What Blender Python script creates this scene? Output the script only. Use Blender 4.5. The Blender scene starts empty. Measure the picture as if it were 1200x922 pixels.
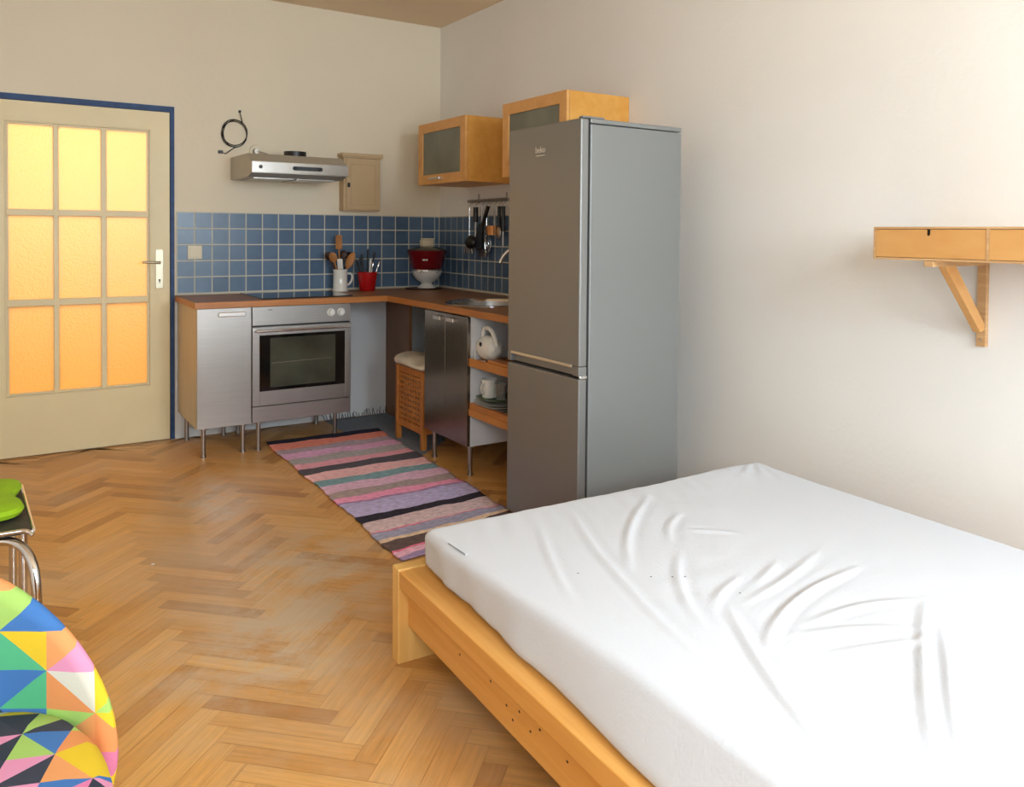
import bpy, bmesh, math, random
import numpy as np
from mathutils import Vector, Matrix
random.seed(7)
rng = np.random.RandomState(5)
S = bpy.context.scene
PI = math.pi
COL = S.collection

# ------------------------------------------------------------------ camera
cam_d = bpy.data.cameras.new('camera')
cam = bpy.data.objects.new('camera', cam_d)
COL.objects.link(cam)
R_ = Vector((0.8302877, -0.5572668, 0.0087190))
U_ = Vector((0.0058072, 0.0242934, 0.9996880))
F_ = Vector((0.5573048, 0.8299780, -0.0234066))
cam.matrix_world = Matrix(((R_.x, U_.x, -F_.x, -2.75306), (R_.y, U_.y, -F_.y, -5.42567),
                           (R_.z, U_.z, -F_.z, 1.29494), (0, 0, 0, 1)))
cam_d.sensor_width = 36.0
cam_d.sensor_fit = 'HORIZONTAL'
cam_d.lens = 957.94 * 36 / 1200
cam_d.shift_x = -32.11 / 1200
cam_d.shift_y = -166.29 / 1200
cam_d.clip_start = 0.02
S.camera = cam

# ------------------------------------------------------------------ world, lights, exposure
S.view_settings.view_transform = 'Standard'
S.view_settings.look = 'None'
S.view_settings.gamma = 1.0
S.view_settings.exposure = 0.22
S.view_settings.use_curve_mapping = False
W = bpy.data.worlds.new('overcast_sky')
S.world = W
W.use_nodes = True
W.node_tree.nodes['Background'].inputs['Color'].default_value = (0.86, 0.93, 1.0, 1)
W.node_tree.nodes['Background'].inputs['Strength'].default_value = 1.0

def area(name, loc, rot, sx, sy, power, color):
    l = bpy.data.lights.new(name, 'AREA')
    l.shape = 'RECTANGLE'; l.size = sx; l.size_y = sy; l.energy = power; l.color = color
    o = bpy.data.objects.new(name, l); COL.objects.link(o)
    o.location = loc; o.rotation_euler = rot
    return o
# daylight coming in through the two windows in the wall behind the camera (aimed slightly down)
WIN = [(-3.55, -2.35), (-1.75, -0.45)]
WZ = (0.85, 2.45)
for i, (a, b) in enumerate(WIN):
    area('window_daylight', ((a + b) / 2, -6.54, (WZ[0] + WZ[1]) / 2), (math.radians(68), 0, 0), b - a - .1, WZ[1] - WZ[0] - .1,
         (56, 116)[i], (0.76, 0.89, 1.0))
# hallway lamp behind the glazed door
hl = bpy.data.lights.new('hallway_lamp_light', 'POINT'); hl.energy = 33; hl.color = (1.0, 0.735, 0.46); hl.shadow_soft_size = .12
ho = bpy.data.objects.new('hallway_lamp_light', hl); COL.objects.link(ho); ho.location = (-2.35, 1.15, 2.15)

# ------------------------------------------------------------------ materials
def lin(c):
    return tuple((x / 255 / 12.92 if x / 255 <= .04045 else ((x / 255 + .055) / 1.055) ** 2.4) for x in c[:3]) + (1,)

def mat(name, color, rough=.5, metal=0.0, noise=0.0, nscale=8.0, bump=0.0, bscale=60.0, spec=.5, coat=0.0, stretch=None, trans=0.0, alpha=1.0, color2=None):
    m = bpy.data.materials.new(name); m.use_nodes = True
    nt = m.node_tree; N = nt.nodes; L = nt.links
    b = N['Principled BSDF']
    c = lin(color)
    b.inputs['Base Color'].default_value = c
    b.inputs['Roughness'].default_value = rough
    b.inputs['Metallic'].default_value = metal
    b.inputs['Specular IOR Level'].default_value = spec
    b.inputs['Coat Weight'].default_value = coat
    b.inputs['Transmission Weight'].default_value = trans
    b.inputs['Alpha'].default_value = alpha
    tc = N.new('ShaderNodeTexCoord')
    mp = N.new('ShaderNodeMapping'); L.new(tc.outputs['Object'], mp.inputs['Vector'])
    if stretch: mp.inputs['Scale'].default_value = stretch
    if noise > 0 or color2:
        n = N.new('ShaderNodeTexNoise'); n.inputs['Scale'].default_value = nscale; n.inputs['Detail'].default_value = 5
        L.new(mp.outputs['Vector'], n.inputs['Vector'])
        r = N.new('ShaderNodeValToRGB')
        c2 = lin(color2) if color2 else tuple(x * (1 - noise) for x in c[:3]) + (1,)
        r.color_ramp.elements[0].color = c2; r.color_ramp.elements[0].position = .32
        r.color_ramp.elements[1].color = c if color2 else tuple(min(1, x * (1 + noise * .5)) for x in c[:3]) + (1,)
        r.color_ramp.elements[1].position = .68
        L.new(n.outputs['Fac'], r.inputs['Fac']); L.new(r.outputs['Color'], b.inputs['Base Color'])
    if bump > 0:
        n2 = N.new('ShaderNodeTexNoise'); n2.inputs['Scale'].default_value = bscale; n2.inputs['Detail'].default_value = 3
        L.new(mp.outputs['Vector'], n2.inputs['Vector'])
        bp = N.new('ShaderNodeBump'); bp.inputs['Strength'].default_value = bump; bp.inputs['Distance'].default_value = .01
        L.new(n2.outputs['Fac'], bp.inputs['Height']); L.new(bp.outputs['Normal'], b.inputs['Normal'])
    return m

M = {}
M['wall'] = mat('wall_paint', (238, 233, 225), .9, noise=.03, nscale=1.5, bump=.12, bscale=45)
M['wall_warm_lit'] = mat('wall_paint_warm_lit', (230, 217, 192), .9, noise=.03, nscale=1.5, bump=.12, bscale=45)  # warm light of the kitchen end put into the back wall's colour
M['ceiling'] = mat('ceiling_paint', (232, 208, 176), .95, noise=.02, nscale=2)
M['blue'] = mat('blue_trim_paint', (40, 72, 118), .6, noise=.25, nscale=30)
M['door'] = mat('door_paint', (228, 210, 164), .42, noise=.06, nscale=3, bump=.05, bscale=30)
M['nickel'] = mat('brushed_nickel', (186, 178, 156), .42, 1.0)
M['chrome'] = mat('chrome', (215, 215, 215), .12, 1.0)
M['steel'] = mat('brushed_steel', (168, 163, 157), .34, 1.0, noise=.06, nscale=6, stretch=(1, 1, 60), bump=.02, bscale=40)
M['steel_dark'] = mat('brushed_steel_door', (150, 146, 142), .24, 1.0, noise=.08, nscale=6, stretch=(60, 60, 1))
M['hood'] = mat('hood_metal', (178, 172, 160), .4, .8)
M['hood_front'] = mat('hood_front_steel', (170, 165, 158), .25, 1.0)
M['black'] = mat('black_plastic', (22, 22, 24), .4)
M['rubber'] = mat('black_rubber', (30, 29, 28), .7)
M['white_pl'] = mat('white_plastic', (226, 224, 216), .35)
M['socket'] = mat('cream_plastic', (220, 208, 178), .4)
M['white_cer'] = mat('white_ceramic', (225, 222, 214), .15, coat=.3)
M['red'] = mat('red_plastic', (176, 14, 22), .18, coat=.4)
M['dark_red'] = mat('dark_red_enamel', (112, 12, 24), .25, coat=.2)
M['melamine'] = mat('white_melamine', (222, 222, 222), .4)
M['laminate'] = mat('beige_laminate', (205, 188, 158), .45, noise=.1, nscale=4, stretch=(8, 8, .6))
M['glass_black'] = mat('black_ceramic_glass', (8, 9, 11), .04, spec=.6)
M['oven_glass'] = mat('oven_dark_glass', (14, 14, 14), .06, spec=.7)
M['oven_in'] = mat('oven_inner_glass', (70, 70, 58), .12, noise=.5, nscale=4, spec=.6)  # pale greenish reflection put into the inner glass colour
M['fridge'] = mat('fridge_silver', (136, 136, 134), .4, .6, bump=.06, bscale=500)
M['fridge_side'] = mat('fridge_grey_side', (128, 129, 127), .42, .25, bump=.05, bscale=500)
M['rim'] = mat('fridge_handle_trim', (205, 196, 176), .3, .6)
M['logo'] = mat('logo_silver', (215, 213, 208), .3, .6)
M['box_paint'] = mat('meter_box_paint', (200, 172, 132), .6, noise=.05)
M['frost'] = mat('frosted_cabinet_glass', (122, 122, 106), .3, noise=.28, nscale=3.5, spec=.5)
M['cushion'] = mat('cream_cushion', (222, 210, 188), .9, noise=.08, nscale=12, bump=.2, bscale=80)
M['sheet'] = mat('white_bed_sheet', (211, 213, 218), .9, bump=.12, bscale=120)
M['tag'] = mat('white_care_tag', (215, 212, 205), .7)
M['thread'] = mat('dark_thread', (90, 84, 78), .8)
M['green'] = mat('lime_green_felt', (150, 190, 12), .85, noise=.1, nscale=20, bump=.15, bscale=150)
M['seatblack'] = mat('dark_wicker_seat', (58, 54, 50), .6, noise=.3, nscale=40)
M['wood_spoon'] = mat('wooden_spoon_wood', (172, 114, 58), .55, noise=.3, nscale=12)
M['dark_wood'] = mat('dark_wood', (60, 34, 20), .5, noise=.3, nscale=12)
M['yellow'] = mat('pale_yellow_silicone', (214, 196, 120), .4)
M['copper'] = mat('copper', (190, 140, 96), .25, 1.0)
M['hallwall'] = mat('hallway_yellow_wall', (242, 222, 150), .9)
M['concrete'] = mat('outside_ground', (120, 118, 112), .9)
M['green_cer'] = mat('green_glazed_ceramic', (62, 96, 48), .3, noise=.2, nscale=20)
M['clear'] = mat('clear_glass', (235, 238, 236), .05, trans=.9, spec=.5)
M['rug2'] = mat('slate_rag_weave', (142, 147, 155), .95, noise=.35, nscale=30, stretch=(1, 6, 1), bump=.6, bscale=120)
M['fringe'] = mat('dark_fringe', (74, 76, 84), .95)
M['dust'] = mat('white_paint_fleck', (225, 222, 215), .8)

def wood(name, c1, c2, scale=(1, 1, 1), rough=.42, knots=False, nscale=3.0):
    m = bpy.data.materials.new(name); m.use_nodes = True
    nt = m.node_tree; N = nt.nodes; L = nt.links; b = N['Principled BSDF']
    b.inputs['Roughness'].default_value = rough
    tc = N.new('ShaderNodeTexCoord'); mp = N.new('ShaderNodeMapping'); mp.inputs['Scale'].default_value = scale
    L.new(tc.outputs['Object'], mp.inputs['Vector'])
    n = N.new('ShaderNodeTexNoise'); n.inputs['Scale'].default_value = nscale; n.inputs['Detail'].default_value = 6; n.inputs['Distortion'].default_value = .6
    L.new(mp.outputs['Vector'], n.inputs['Vector'])
    r = N.new('ShaderNodeValToRGB')
    r.color_ramp.elements[0].color = lin(c2); r.color_ramp.elements[0].position = .3
    r.color_ramp.elements[1].color = lin(c1); r.color_ramp.elements[1].position = .7
    L.new(n.outputs['Fac'], r.inputs['Fac'])
    L.new(r.outputs['Color'], b.inputs['Base Color'])
    return m
M['birch_y'] = wood('birch_grain_y', (232, 172, 92), (220, 154, 72), (14, .8, 14))
M['birch_x'] = wood('birch_grain_x', (226, 176, 108), (214, 158, 88), (.8, 14, 14))
M['birch_z'] = wood('birch_grain_z', (238, 190, 112), (228, 174, 94), (14, 14, .8))
M['ply'] = wood('birch_plywood', (216, 162, 98), (204, 146, 80), (2, 1.2, 3), nscale=4)
M['ply_edge'] = wood('plywood_edge', (208, 166, 116), (188, 142, 94), (6, 1, 30))
M['cab_birch'] = wood('cabinet_birch', (224, 164, 80), (212, 148, 62), (3, 3, 3), nscale=5)
M['cab_frame'] = wood('cabinet_frame_birch', (226, 168, 98), (214, 154, 82), (3, 3, 3), nscale=5)
M['worktop'] = wood('oak_worktop', (156, 110, 64), (124, 84, 44), (1, 3, 3), rough=.38, nscale=6)
M['worktop_edge'] = wood('oak_worktop_edge', (190, 124, 60), (168, 102, 46), (1, 1, 30), rough=.4)
M['panel'] = wood('brown_board', (140, 96, 56), (118, 76, 42), (1, 1, 1))
M['hamper'] = wood('hamper_wood', (200, 130, 62), (176, 106, 44), (10, 10, 1), rough=.4)
M['shelf_wood'] = wood('shelf_wood', (200, 134, 66), (170, 102, 44), (3, 1, 3), rough=.45)

# ------------------------------------------------------------------ builders
org = {}
def _link(o): COL.objects.link(o); return o
def thing(name, label, cat, loc=(0, 0, 0), rotz=0.0, group=None, local=False):
    o = _link(bpy.data.objects.new(name, None)); o.empty_display_size = .05
    o.location = loc; o.rotation_euler = (0, 0, rotz)
    o['label'] = label; o['category'] = cat
    if group: o['group'] = group
    org[o.name] = Vector((0, 0, 0)) if local else Vector(loc)
    return o
def tag(o, label=None, cat=None, group=None, kind=None):
    if label: o['label'] = label
    if cat: o['category'] = cat
    if group: o['group'] = group
    if kind: o['kind'] = kind
    return o

class B:
    def __init__(s): s.bm = bmesh.new()
    def box(s, a, b, bev=0.0, seg=2, M4=None):
        lo = Vector([min(a[i], b[i]) for i in range(3)]); hi = Vector([max(a[i], b[i]) for i in range(3)])
        r = bmesh.ops.create_cube(s.bm, size=1.0)
        vs = r['verts']
        for v in vs:
            v.co = Vector([lo[i] + (v.co[i] + .5) * (hi[i] - lo[i]) for i in range(3)])
        if bev > 0:
            bev = min(bev, .45 * min(hi[i] - lo[i] for i in range(3)))
            es = list({e for v in vs for e in v.link_edges})
            rr = bmesh.ops.bevel(s.bm, geom=es, offset=bev, segments=seg, profile=.5, affect='EDGES')
            vs = list({v for f in rr['faces'] for v in f.verts} | {v for v in vs if v.is_valid})
        if M4 is not None:
            for v in vs: v.co = M4 @ v.co
        return s
    def cyl(s, p0, p1, r0, r1=None, seg=20):
        r1 = r0 if r1 is None else r1
        p0, p1 = Vector(p0), Vector(p1); d = p1 - p0
        q = d.to_track_quat('Z', 'Y').to_matrix().to_4x4()
        mt = Matrix.Translation((p0 + p1) / 2) @ q
        bmesh.ops.create_cone(s.bm, cap_ends=True, segments=seg, radius1=max(r0, 1e-5), radius2=max(r1, 1e-5), depth=d.length, matrix=mt)
        return s
    def sph(s, c, r, sc=(1, 1, 1), seg=20):
        bmesh.ops.create_uvsphere(s.bm, u_segments=seg, v_segments=max(8, seg // 2), radius=r,
                                  matrix=Matrix.Translation(c) @ Matrix.Diagonal((*sc, 1)))
        return s
    def lathe(s, prof, c=(0, 0, 0), seg=36, axis=None):
        # prof: (r,z) list; closed at ends when r=0
        rings = []
        mt = Matrix.Translation(c)
        if axis is not None: mt = mt @ Vector(axis).to_track_quat('Z', 'Y').to_matrix().to_4x4()
        for r, z in prof:
            if r < 1e-6: rings.append([s.bm.verts.new(mt @ Vector((0, 0, z)))])
            else: rings.append([s.bm.verts.new(mt @ Vector((r * math.cos(2 * PI * k / seg), r * math.sin(2 * PI * k / seg), z))) for k in range(seg)])
        for A, C in zip(rings[:-1], rings[1:]):
            for k in range(seg):
                k2 = (k + 1) % seg
                if len(A) == 1 and len(C) == 1: continue
                if len(A) == 1: f = (A[0], C[k2], C[k])
                elif len(C) == 1: f = (A[k], A[k2], C[0])
                else: f = (A[k], A[k2], C[k2], C[k])
                try: s.bm.faces.new(f)
                except ValueError: pass
        return s
    def tube(s, pts, r, seg=10, closed=False, smooth=0, cap=True):
        pts = [Vector(p) for p in pts]
        for _ in range(smooth):
            n = []
            rng_ = range(len(pts) if closed else len(pts) - 1)
            if not closed: n.append(pts[0])
            for i in rng_:
                a, b = pts[i], pts[(i + 1) % len(pts)]
                n += [a * .75 + b * .25, a * .25 + b * .75]
            if not closed: n.append(pts[-1])
            pts = n
        rings = []; prev = None
        for i, p in enumerate(pts):
            if closed: t = pts[(i + 1) % len(pts)] - pts[i - 1]
            else: t = pts[min(i + 1, len(pts) - 1)] - pts[max(i - 1, 0)]
            if t.length < 1e-9: t = Vector((0, 0, 1))
            t.normalize()
            if prev is None:
                up = Vector((0, 0, 1)) if abs(t.z) < .9 else Vector((1, 0, 0))
                n1 = t.cross(up).normalized()
            else:
                n1 = (prev - t * prev.dot(t)).normalized()
            prev = n1; n2 = t.cross(n1)
            rr = r[i] if isinstance(r, (list, tuple)) and len(r) == len(pts) else (r if not isinstance(r, (list, tuple)) else r[0])
            rings.append([s.bm.verts.new(p + (n1 * math.cos(2 * PI * k / seg) + n2 * math.sin(2 * PI * k / seg)) * rr) for k in range(seg)])
        m = len(rings)
        for i in range(m if closed else m - 1):
            A, C = rings[i], rings[(i + 1) % m]
            for k in range(seg):
                s.bm.faces.new((A[k], A[(k + 1) % seg], C[(k + 1) % seg], C[k]))
        if cap and not closed:
            s.bm.faces.new(rings[0][::-1]); s.bm.faces.new(rings[-1])
        return s
    def prism(s, poly, lo, hi, axis=2, bev=0.0):
        # poly in the two other axes (order x,y,z minus axis)
        def P(p, h):
            q = [0, 0, 0]; o = [i for i in range(3) if i != axis]
            q[o[0]], q[o[1]] = p; q[axis] = h; return Vector(q)
        A = [s.bm.verts.new(P(p, lo)) for p in poly]; C = [s.bm.verts.new(P(p, hi)) for p in poly]
        n = len(poly)
        fs = [s.bm.faces.new(A[::-1]), s.bm.faces.new(C)]
        for k in range(n): fs.append(s.bm.faces.new((A[k], A[(k + 1) % n], C[(k + 1) % n], C[k])))
        if bev > 0:
            es = list({e for f in fs[:2] for e in f.edges})
            bmesh.ops.bevel(s.bm, geom=es, offset=bev, segments=2, profile=.5, affect='EDGES')
        return s
    def xf(s, mt):
        for v in s.bm.verts: v.co = mt @ v.co
        return s
    def build(s, name, m, parent=None, smooth=False, uselocal=False, subsurf=0):
        me = bpy.data.meshes.new(name)
        bmesh.ops.recalc_face_normals(s.bm, faces=s.bm.faces[:])
        off = Vector((0, 0, 0))
        if parent is not None: off = org[parent.name]
        elif not uselocal:
            if len(s.bm.verts):
                lo = Vector([min(v.co[i] for v in s.bm.verts) for i in range(3)]); hi = Vector([max(v.co[i] for v in s.bm.verts) for i in range(3)])
                off = Vector(((lo.x + hi.x) / 2, (lo.y + hi.y) / 2, lo.z))
        for v in s.bm.verts: v.co -= off
        s.bm.to_mesh(me); s.bm.free()
        me.materials.append(M[m] if isinstance(m, str) else m)
        if smooth:
            me.polygons.foreach_set('use_smooth', [True] * len(me.polygons))
            try: me.set_sharp_from_angle(angle=math.radians(38))
            except Exception: pass
        o = _link(bpy.data.objects.new(name, me))
        if parent is not None: o.parent = parent
        else: o.location = off
        org[o.name] = off
        if subsurf:
            md = o.modifiers.new('sub', 'SUBSURF'); md.levels = subsurf; md.render_levels = subsurf
        return o
def struct(name, b, m, **k):
    o = b.build(name, m, **k); o['kind'] = 'structure'; return o
def mesh_obj(name, verts, faces, m, parent=None, smooth=True):
    me = bpy.data.meshes.new(name); me.from_pydata([tuple(v) for v in verts], [], faces); me.update()
    me.materials.append(M[m] if isinstance(m, str) else m)
    if smooth: me.polygons.foreach_set('use_smooth', [True] * len(me.polygons))
    o = _link(bpy.data.objects.new(name, me))
    if parent is not None: o.parent = parent
    org[o.name] = Vector((0, 0, 0))
    return o
def copy_thing(src, loc=None, label=None, rot=None):
    r = src.copy(); COL.objects.link(r)
    if loc is not None: r.location = loc
    if rot is not None: r.rotation_euler = rot
    if label: r['label'] = label
    for ch in [o for o in bpy.data.objects if o.parent == src]:
        c = ch.copy(); COL.objects.link(c); c.parent = r
        for g in [o for o in bpy.data.objects if o.parent == ch]:
            d = g.copy(); COL.objects.link(d); d.parent = c
    return r

# ------------------------------------------------------------------ room shell
XL, YF, ZC = -4.3, -6.6, 2.787
DX0, DX1, DZ1 = -2.815, -1.826, 2.02          # door opening
struct('wall_back', B().box((XL - .15, 0, -.1), (DX0, .15, ZC)).box((DX1, 0, -.1), (.15, .15, ZC)).box((DX0, 0, DZ1), (DX1, .15, ZC)), 'wall_warm_lit')
struct('wall_right', B().box((0, YF - .15, -.1), (.15, 0, ZC)), 'wall')
struct('wall_left', B().box((XL - .15, YF - .15, -.1), (XL, 0, ZC)), 'wall')
wf = B()
xs = [XL, WIN[0][0], WIN[0][1], WIN[1][0], WIN[1][1], 0]
wf.box((XL, YF - .15, -.1), (0, YF, WZ[0])).box((XL, YF - .15, WZ[1]), (0, YF, ZC))
for k in (0, 2, 4): wf.box((xs[k], YF - .15, WZ[0]), (xs[k + 1], YF, WZ[1]))
struct('wall_front', wf, 'wall')
struct('ceiling', B().box((XL - .15, YF - .15, ZC), (.15, .15, ZC + .1)), 'ceiling')
for i, (a, b) in enumerate(WIN):
    w = B(); z0, z1 = WZ
    t = .06
    w.box((a, YF - .12, z0), (a + t, YF - .06, z1)).box((b - t, YF - .12, z0), (b, YF - .06, z1)).box((a, YF - .12, z0), (b, YF - .06, z0 + t)).box((a, YF - .12, z1 - t), (b, YF - .06, z1))
    w.box(((a + b) / 2 - .04, YF - .12, z0), ((a + b) / 2 + .04, YF - .06, z1))
    wo = struct('window_%d' % (i + 1), w, 'white_pl')
    B().box((a + .05, YF - .092, z0 + .05), (b - .05, YF - .088, z1 - .05)).build('window_pane', 'clear', wo)

# herringbone parquet: one mesh, a colour value per plank
def floor_material():
    m = bpy.data.materials.new('oak_herringbone'); m.use_nodes = True
    nt = m.node_tree; N = nt.nodes; L = nt.links; b = N['Principled BSDF']
    at = N.new('ShaderNodeAttribute'); at.attribute_name = 'plank'
    sep = N.new('ShaderNodeSeparateColor'); L.new(at.outputs['Color'], sep.inputs['Color'])
    ramp = N.new('ShaderNodeValToRGB'); cr = ramp.color_ramp
    cols = [(0, (180, 122, 60)), (.15, (206, 146, 74)), (.4, (216, 157, 84)), (.7, (221, 163, 90)), (1, (228, 173, 100))]
    cr.elements[0].color = lin(cols[0][1]); cr.elements[1].color = lin(cols[-1][1])
    for p, c in cols[1:-1]:
        e = cr.elements.new(p); e.color = lin(c)
    L.new(sep.outputs['Red'], ramp.inputs['Fac'])
    # grain: plank-aligned coordinates kept in a uv layer
    uv = N.new('ShaderNodeUVMap'); uv.uv_map = 'grain'
    mp = N.new('ShaderNodeMapping'); mp.inputs['Scale'].default_value = (3.0, 46, 1); L.new(uv.outputs['UV'], mp.inputs['Vector'])
    g = N.new('ShaderNodeTexNoise'); g.inputs['Scale'].default_value = 1.6; g.inputs['Detail'].default_value = 7; g.inputs['Roughness'].default_value = .65; L.new(mp.outputs['Vector'], g.inputs['Vector'])
    gr = N.new('ShaderNodeMapRange'); gr.inputs['From Min'].default_value = .3; gr.inputs['From Max'].default_value = .7; gr.inputs['To Min'].default_value = .80; gr.inputs['To Max'].default_value = 1.13
    L.new(g.outputs['Fac'], gr.inputs['Value'])
    mul = N.new('ShaderNodeMix'); mul.data_type = 'RGBA'; mul.blend_type = 'MULTIPLY'; mul.inputs[0].default_value = 1
    L.new(ramp.outputs['Color'], mul.inputs[6]); L.new(gr.outputs['Result'], mul.inputs[7])
    # pale worn patches where the varnish has gone
    tc = N.new('ShaderNodeTexCoord')
    n = N.new('ShaderNodeTexNoise'); n.inputs['Scale'].default_value = 1.25; n.inputs['Detail'].default_value = 8; n.inputs['Roughness'].default_value = .62; L.new(tc.outputs['Object'], n.inputs['Vector'])
    wr = N.new('ShaderNodeMapRange'); wr.inputs['From Min'].default_value = .47; wr.inputs['From Max'].default_value = .66; wr.inputs['To Max'].default_value = .9
    L.new(n.outputs['Fac'], wr.inputs['Value'])
    # worn path in the middle of the room
    def blob(x, y, sx, sy):
        mm = N.new('ShaderNodeMapping'); mm.vector_type = 'POINT'
        mm.inputs['Location'].default_value = (-x / sx, -y / sy, 0); mm.inputs['Scale'].default_value = (1 / sx, 1 / sy, 0)
        L.new(tc.outputs['Object'], mm.inputs['Vector'])
        ln = N.new('ShaderNodeVectorMath'); ln.operation = 'LENGTH'; L.new(mm.outputs['Vector'], ln.inputs[0])
        r = N.new('ShaderNodeMapRange'); r.inputs['From Min'].default_value = 0; r.inputs['From Max'].default_value = 1; r.inputs['To Min'].default_value = 1; r.inputs['To Max'].default_value = 0
        r.interpolation_type = 'SMOOTHSTEP'
        L.new(ln.outputs['Value'], r.inputs['Value']); return r
    tot = None
    for a in ((-1.75, -2.35, .55, .75), (-2.05, -2.9, .6, .55), (-1.9, -1.3, .3, .8)):
        r = blob(*a)
        if tot is None: tot = r.outputs['Result']
        else:
            ad = N.new('ShaderNodeMath'); ad.operation = 'ADD'; L.new(tot, ad.inputs[0]); L.new(r.outputs['Result'], ad.inputs[1]); tot = ad.outputs[0]
    n3 = N.new('ShaderNodeTexNoise'); n3.inputs['Scale'].default_value = 5; n3.inputs['Detail'].default_value = 8; n3.inputs['Roughness'].default_value = .7; L.new(tc.outputs['Object'], n3.inputs['Vector'])
    m3 = N.new('ShaderNodeMapRange'); m3.inputs['From Min'].default_value = .36; m3.inputs['From Max'].default_value = .60; m3.inputs['To Max'].default_value = .9; L.new(n3.outputs['Fac'], m3.inputs['Value'])
    pr = N.new('ShaderNodeMath'); pr.operation = 'MULTIPLY'; L.new(tot, pr.inputs[0]); L.new(m3.outputs['Result'], pr.inputs[1])
    sm = N.new('ShaderNodeMath'); sm.operation = 'MAXIMUM'; L.new(pr.outputs[0], sm.inputs[0]); 
    w4 = N.new('ShaderNodeMath'); w4.operation = 'MULTIPLY'; w4.inputs[1].default_value = .5; L.new(wr.outputs['Result'], w4.inputs[0]); L.new(w4.outputs[0], sm.inputs[1])
    cl = N.new('ShaderNodeMath'); cl.operation = 'MINIMUM'; cl.inputs[1].default_value = .75; L.new(sm.outputs[0], cl.inputs[0])
    mx = N.new('ShaderNodeMix'); mx.data_type = 'RGBA'; L.new(cl.outputs[0], mx.inputs[0]); L.new(mul.outputs[2], mx.inputs[6]); mx.inputs[7].default_value = lin((208, 190, 164))
    L.new(mx.outputs[2], b.inputs['Base Color'])
    ro = N.new('ShaderNodeMapRange'); ro.inputs['To Min'].default_value = .27; ro.inputs['To Max'].default_value = .5; L.new(n3.outputs['Fac'], ro.inputs['Value'])
    L.new(ro.outputs['Result'], b.inputs['Roughness'])
    bp = N.new('ShaderNodeBump'); bp.inputs['Strength'].default_value = .1; bp.inputs['Distance'].default_value = .002
    L.new(g.outputs['Fac'], bp.inputs['Height']); L.new(bp.outputs['Normal'], b.inputs['Normal'])
    return m
M['floor'] = floor_material()
def herringbone():
    w = .062; n = 6; Lp = n * w
    c = math.sqrt(.5)
    ox, oy = -1.98, -2.274
    verts = []; faces = []; col = []; uvs = []
    g = .0006
    def w2(u, v): return (ox + c * u - c * v, oy + c * u + c * v)
    def add(u0, v0, du, dv, horiz):
        cx, cy = w2(u0 + du / 2, v0 + dv / 2)
        if not (XL - .3 < cx < .3 and YF - .3 < cy < .3): return
        b = len(verts)
        pts = [(u0 + g, v0 + g), (u0 + du - g, v0 + g), (u0 + du - g, v0 + dv - g), (u0 + g, v0 + dv - g)]
        for p in pts:
            x, y = w2(*p); verts.append((min(max(x, XL), 0), min(max(y, YF), 0), 0))
        faces.append((b, b + 1, b + 2, b + 3))
        r = random.random(); r = r if random.random() > .05 else r * .2
        col.append(r)
        o1, o2 = random.random() * 50, random.random() * 50
        for p in pts:
            lu, lv = (p[0] - u0, p[1] - v0) if horiz else (p[1] - v0, p[0] - u0)
            uvs.append((lu + o1, lv + o2))
    N_ = 140
    for y in range(-N_, N_):
        for m in range(-14, 14):
            add((y + 2 * n * m) * w, y * w, Lp, w, True)
    for x in range(-N_, N_):
        for m in range(-14, 14):
            add(x * w, (x - 2 * n + 1 + 2 * n * m) * w, w, Lp, False)
    # dark ground in the joints
    b = len(verts); verts += [(XL, YF, -.0012), (0, YF, -.0012), (0, 0, -.0012), (XL, 0, -.0012)]; faces.append((b, b + 1, b + 2, b + 3)); col.append(0.0); uvs += [(0, 0)] * 4
    me = bpy.data.meshes.new('floor'); me.from_pydata(verts, [], faces); me.update()
    ca = me.color_attributes.new('plank', 'FLOAT_COLOR', 'CORNER'); uvl = me.uv_layers.new(name='grain')
    k = 0
    for i in range(len(faces)):
        for _ in range(4):
            ca.data[k].color = (col[i], col[i], col[i], 1); uvl.data[k].uv = uvs[k]; k += 1
    me.materials.append(M['floor'])
    o = _link(bpy.data.objects.new('floor', me)); o['kind'] = 'structure'
herringbone()
# threshold strip under the door
struct('trim_4', B().box((DX0, -.0, -.05), (DX1, .15, .004)), 'panel')

# ------------------------------------------------------------------ tiled splashback (tiles and grout: pattern of the wall)
def tile_material():
    m = bpy.data.materials.new('blue_tiles'); m.use_nodes = True
    nt = m.node_tree; N = nt.nodes; L = nt.links; b = N['Principled BSDF']
    at = N.new('ShaderNodeAttribute'); at.attribute_name = 'tone'
    r = N.new('ShaderNodeValToRGB'); L.new(at.outputs['Fac'], r.inputs['Fac'])
    r.color_ramp.elements[0].color = lin((72, 96, 122)); r.color_ramp.elements[1].color = lin((88, 112, 138))
    tc = N.new('ShaderNodeTexCoord'); n = N.new('ShaderNodeTexNoise'); n.inputs['Scale'].default_value = 22; L.new(tc.outputs['Object'], n.inputs['Vector'])
    mr = N.new('ShaderNodeMapRange'); mr.inputs['To Min'].default_value = .85; mr.inputs['To Max'].default_value = 1.15; L.new(n.outputs['Fac'], mr.inputs['Value'])
    mx = N.new('ShaderNodeMix'); mx.data_type = 'RGBA'; mx.blend_type = 'MULTIPLY'; mx.inputs[0].default_value = 1; L.new(r.outputs['Color'], mx.inputs[6]); L.new(mr.outputs['Result'], mx.inputs[7])
    L.new(mx.outputs[2], b.inputs['Base Color']); b.inputs['Roughness'].default_value = .28
    return m
M['tile'] = tile_material()
M['grout'] = mat('tile_grout', (205, 198, 180), .8)
ZT = 1.4023; TZ = .1009
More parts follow.
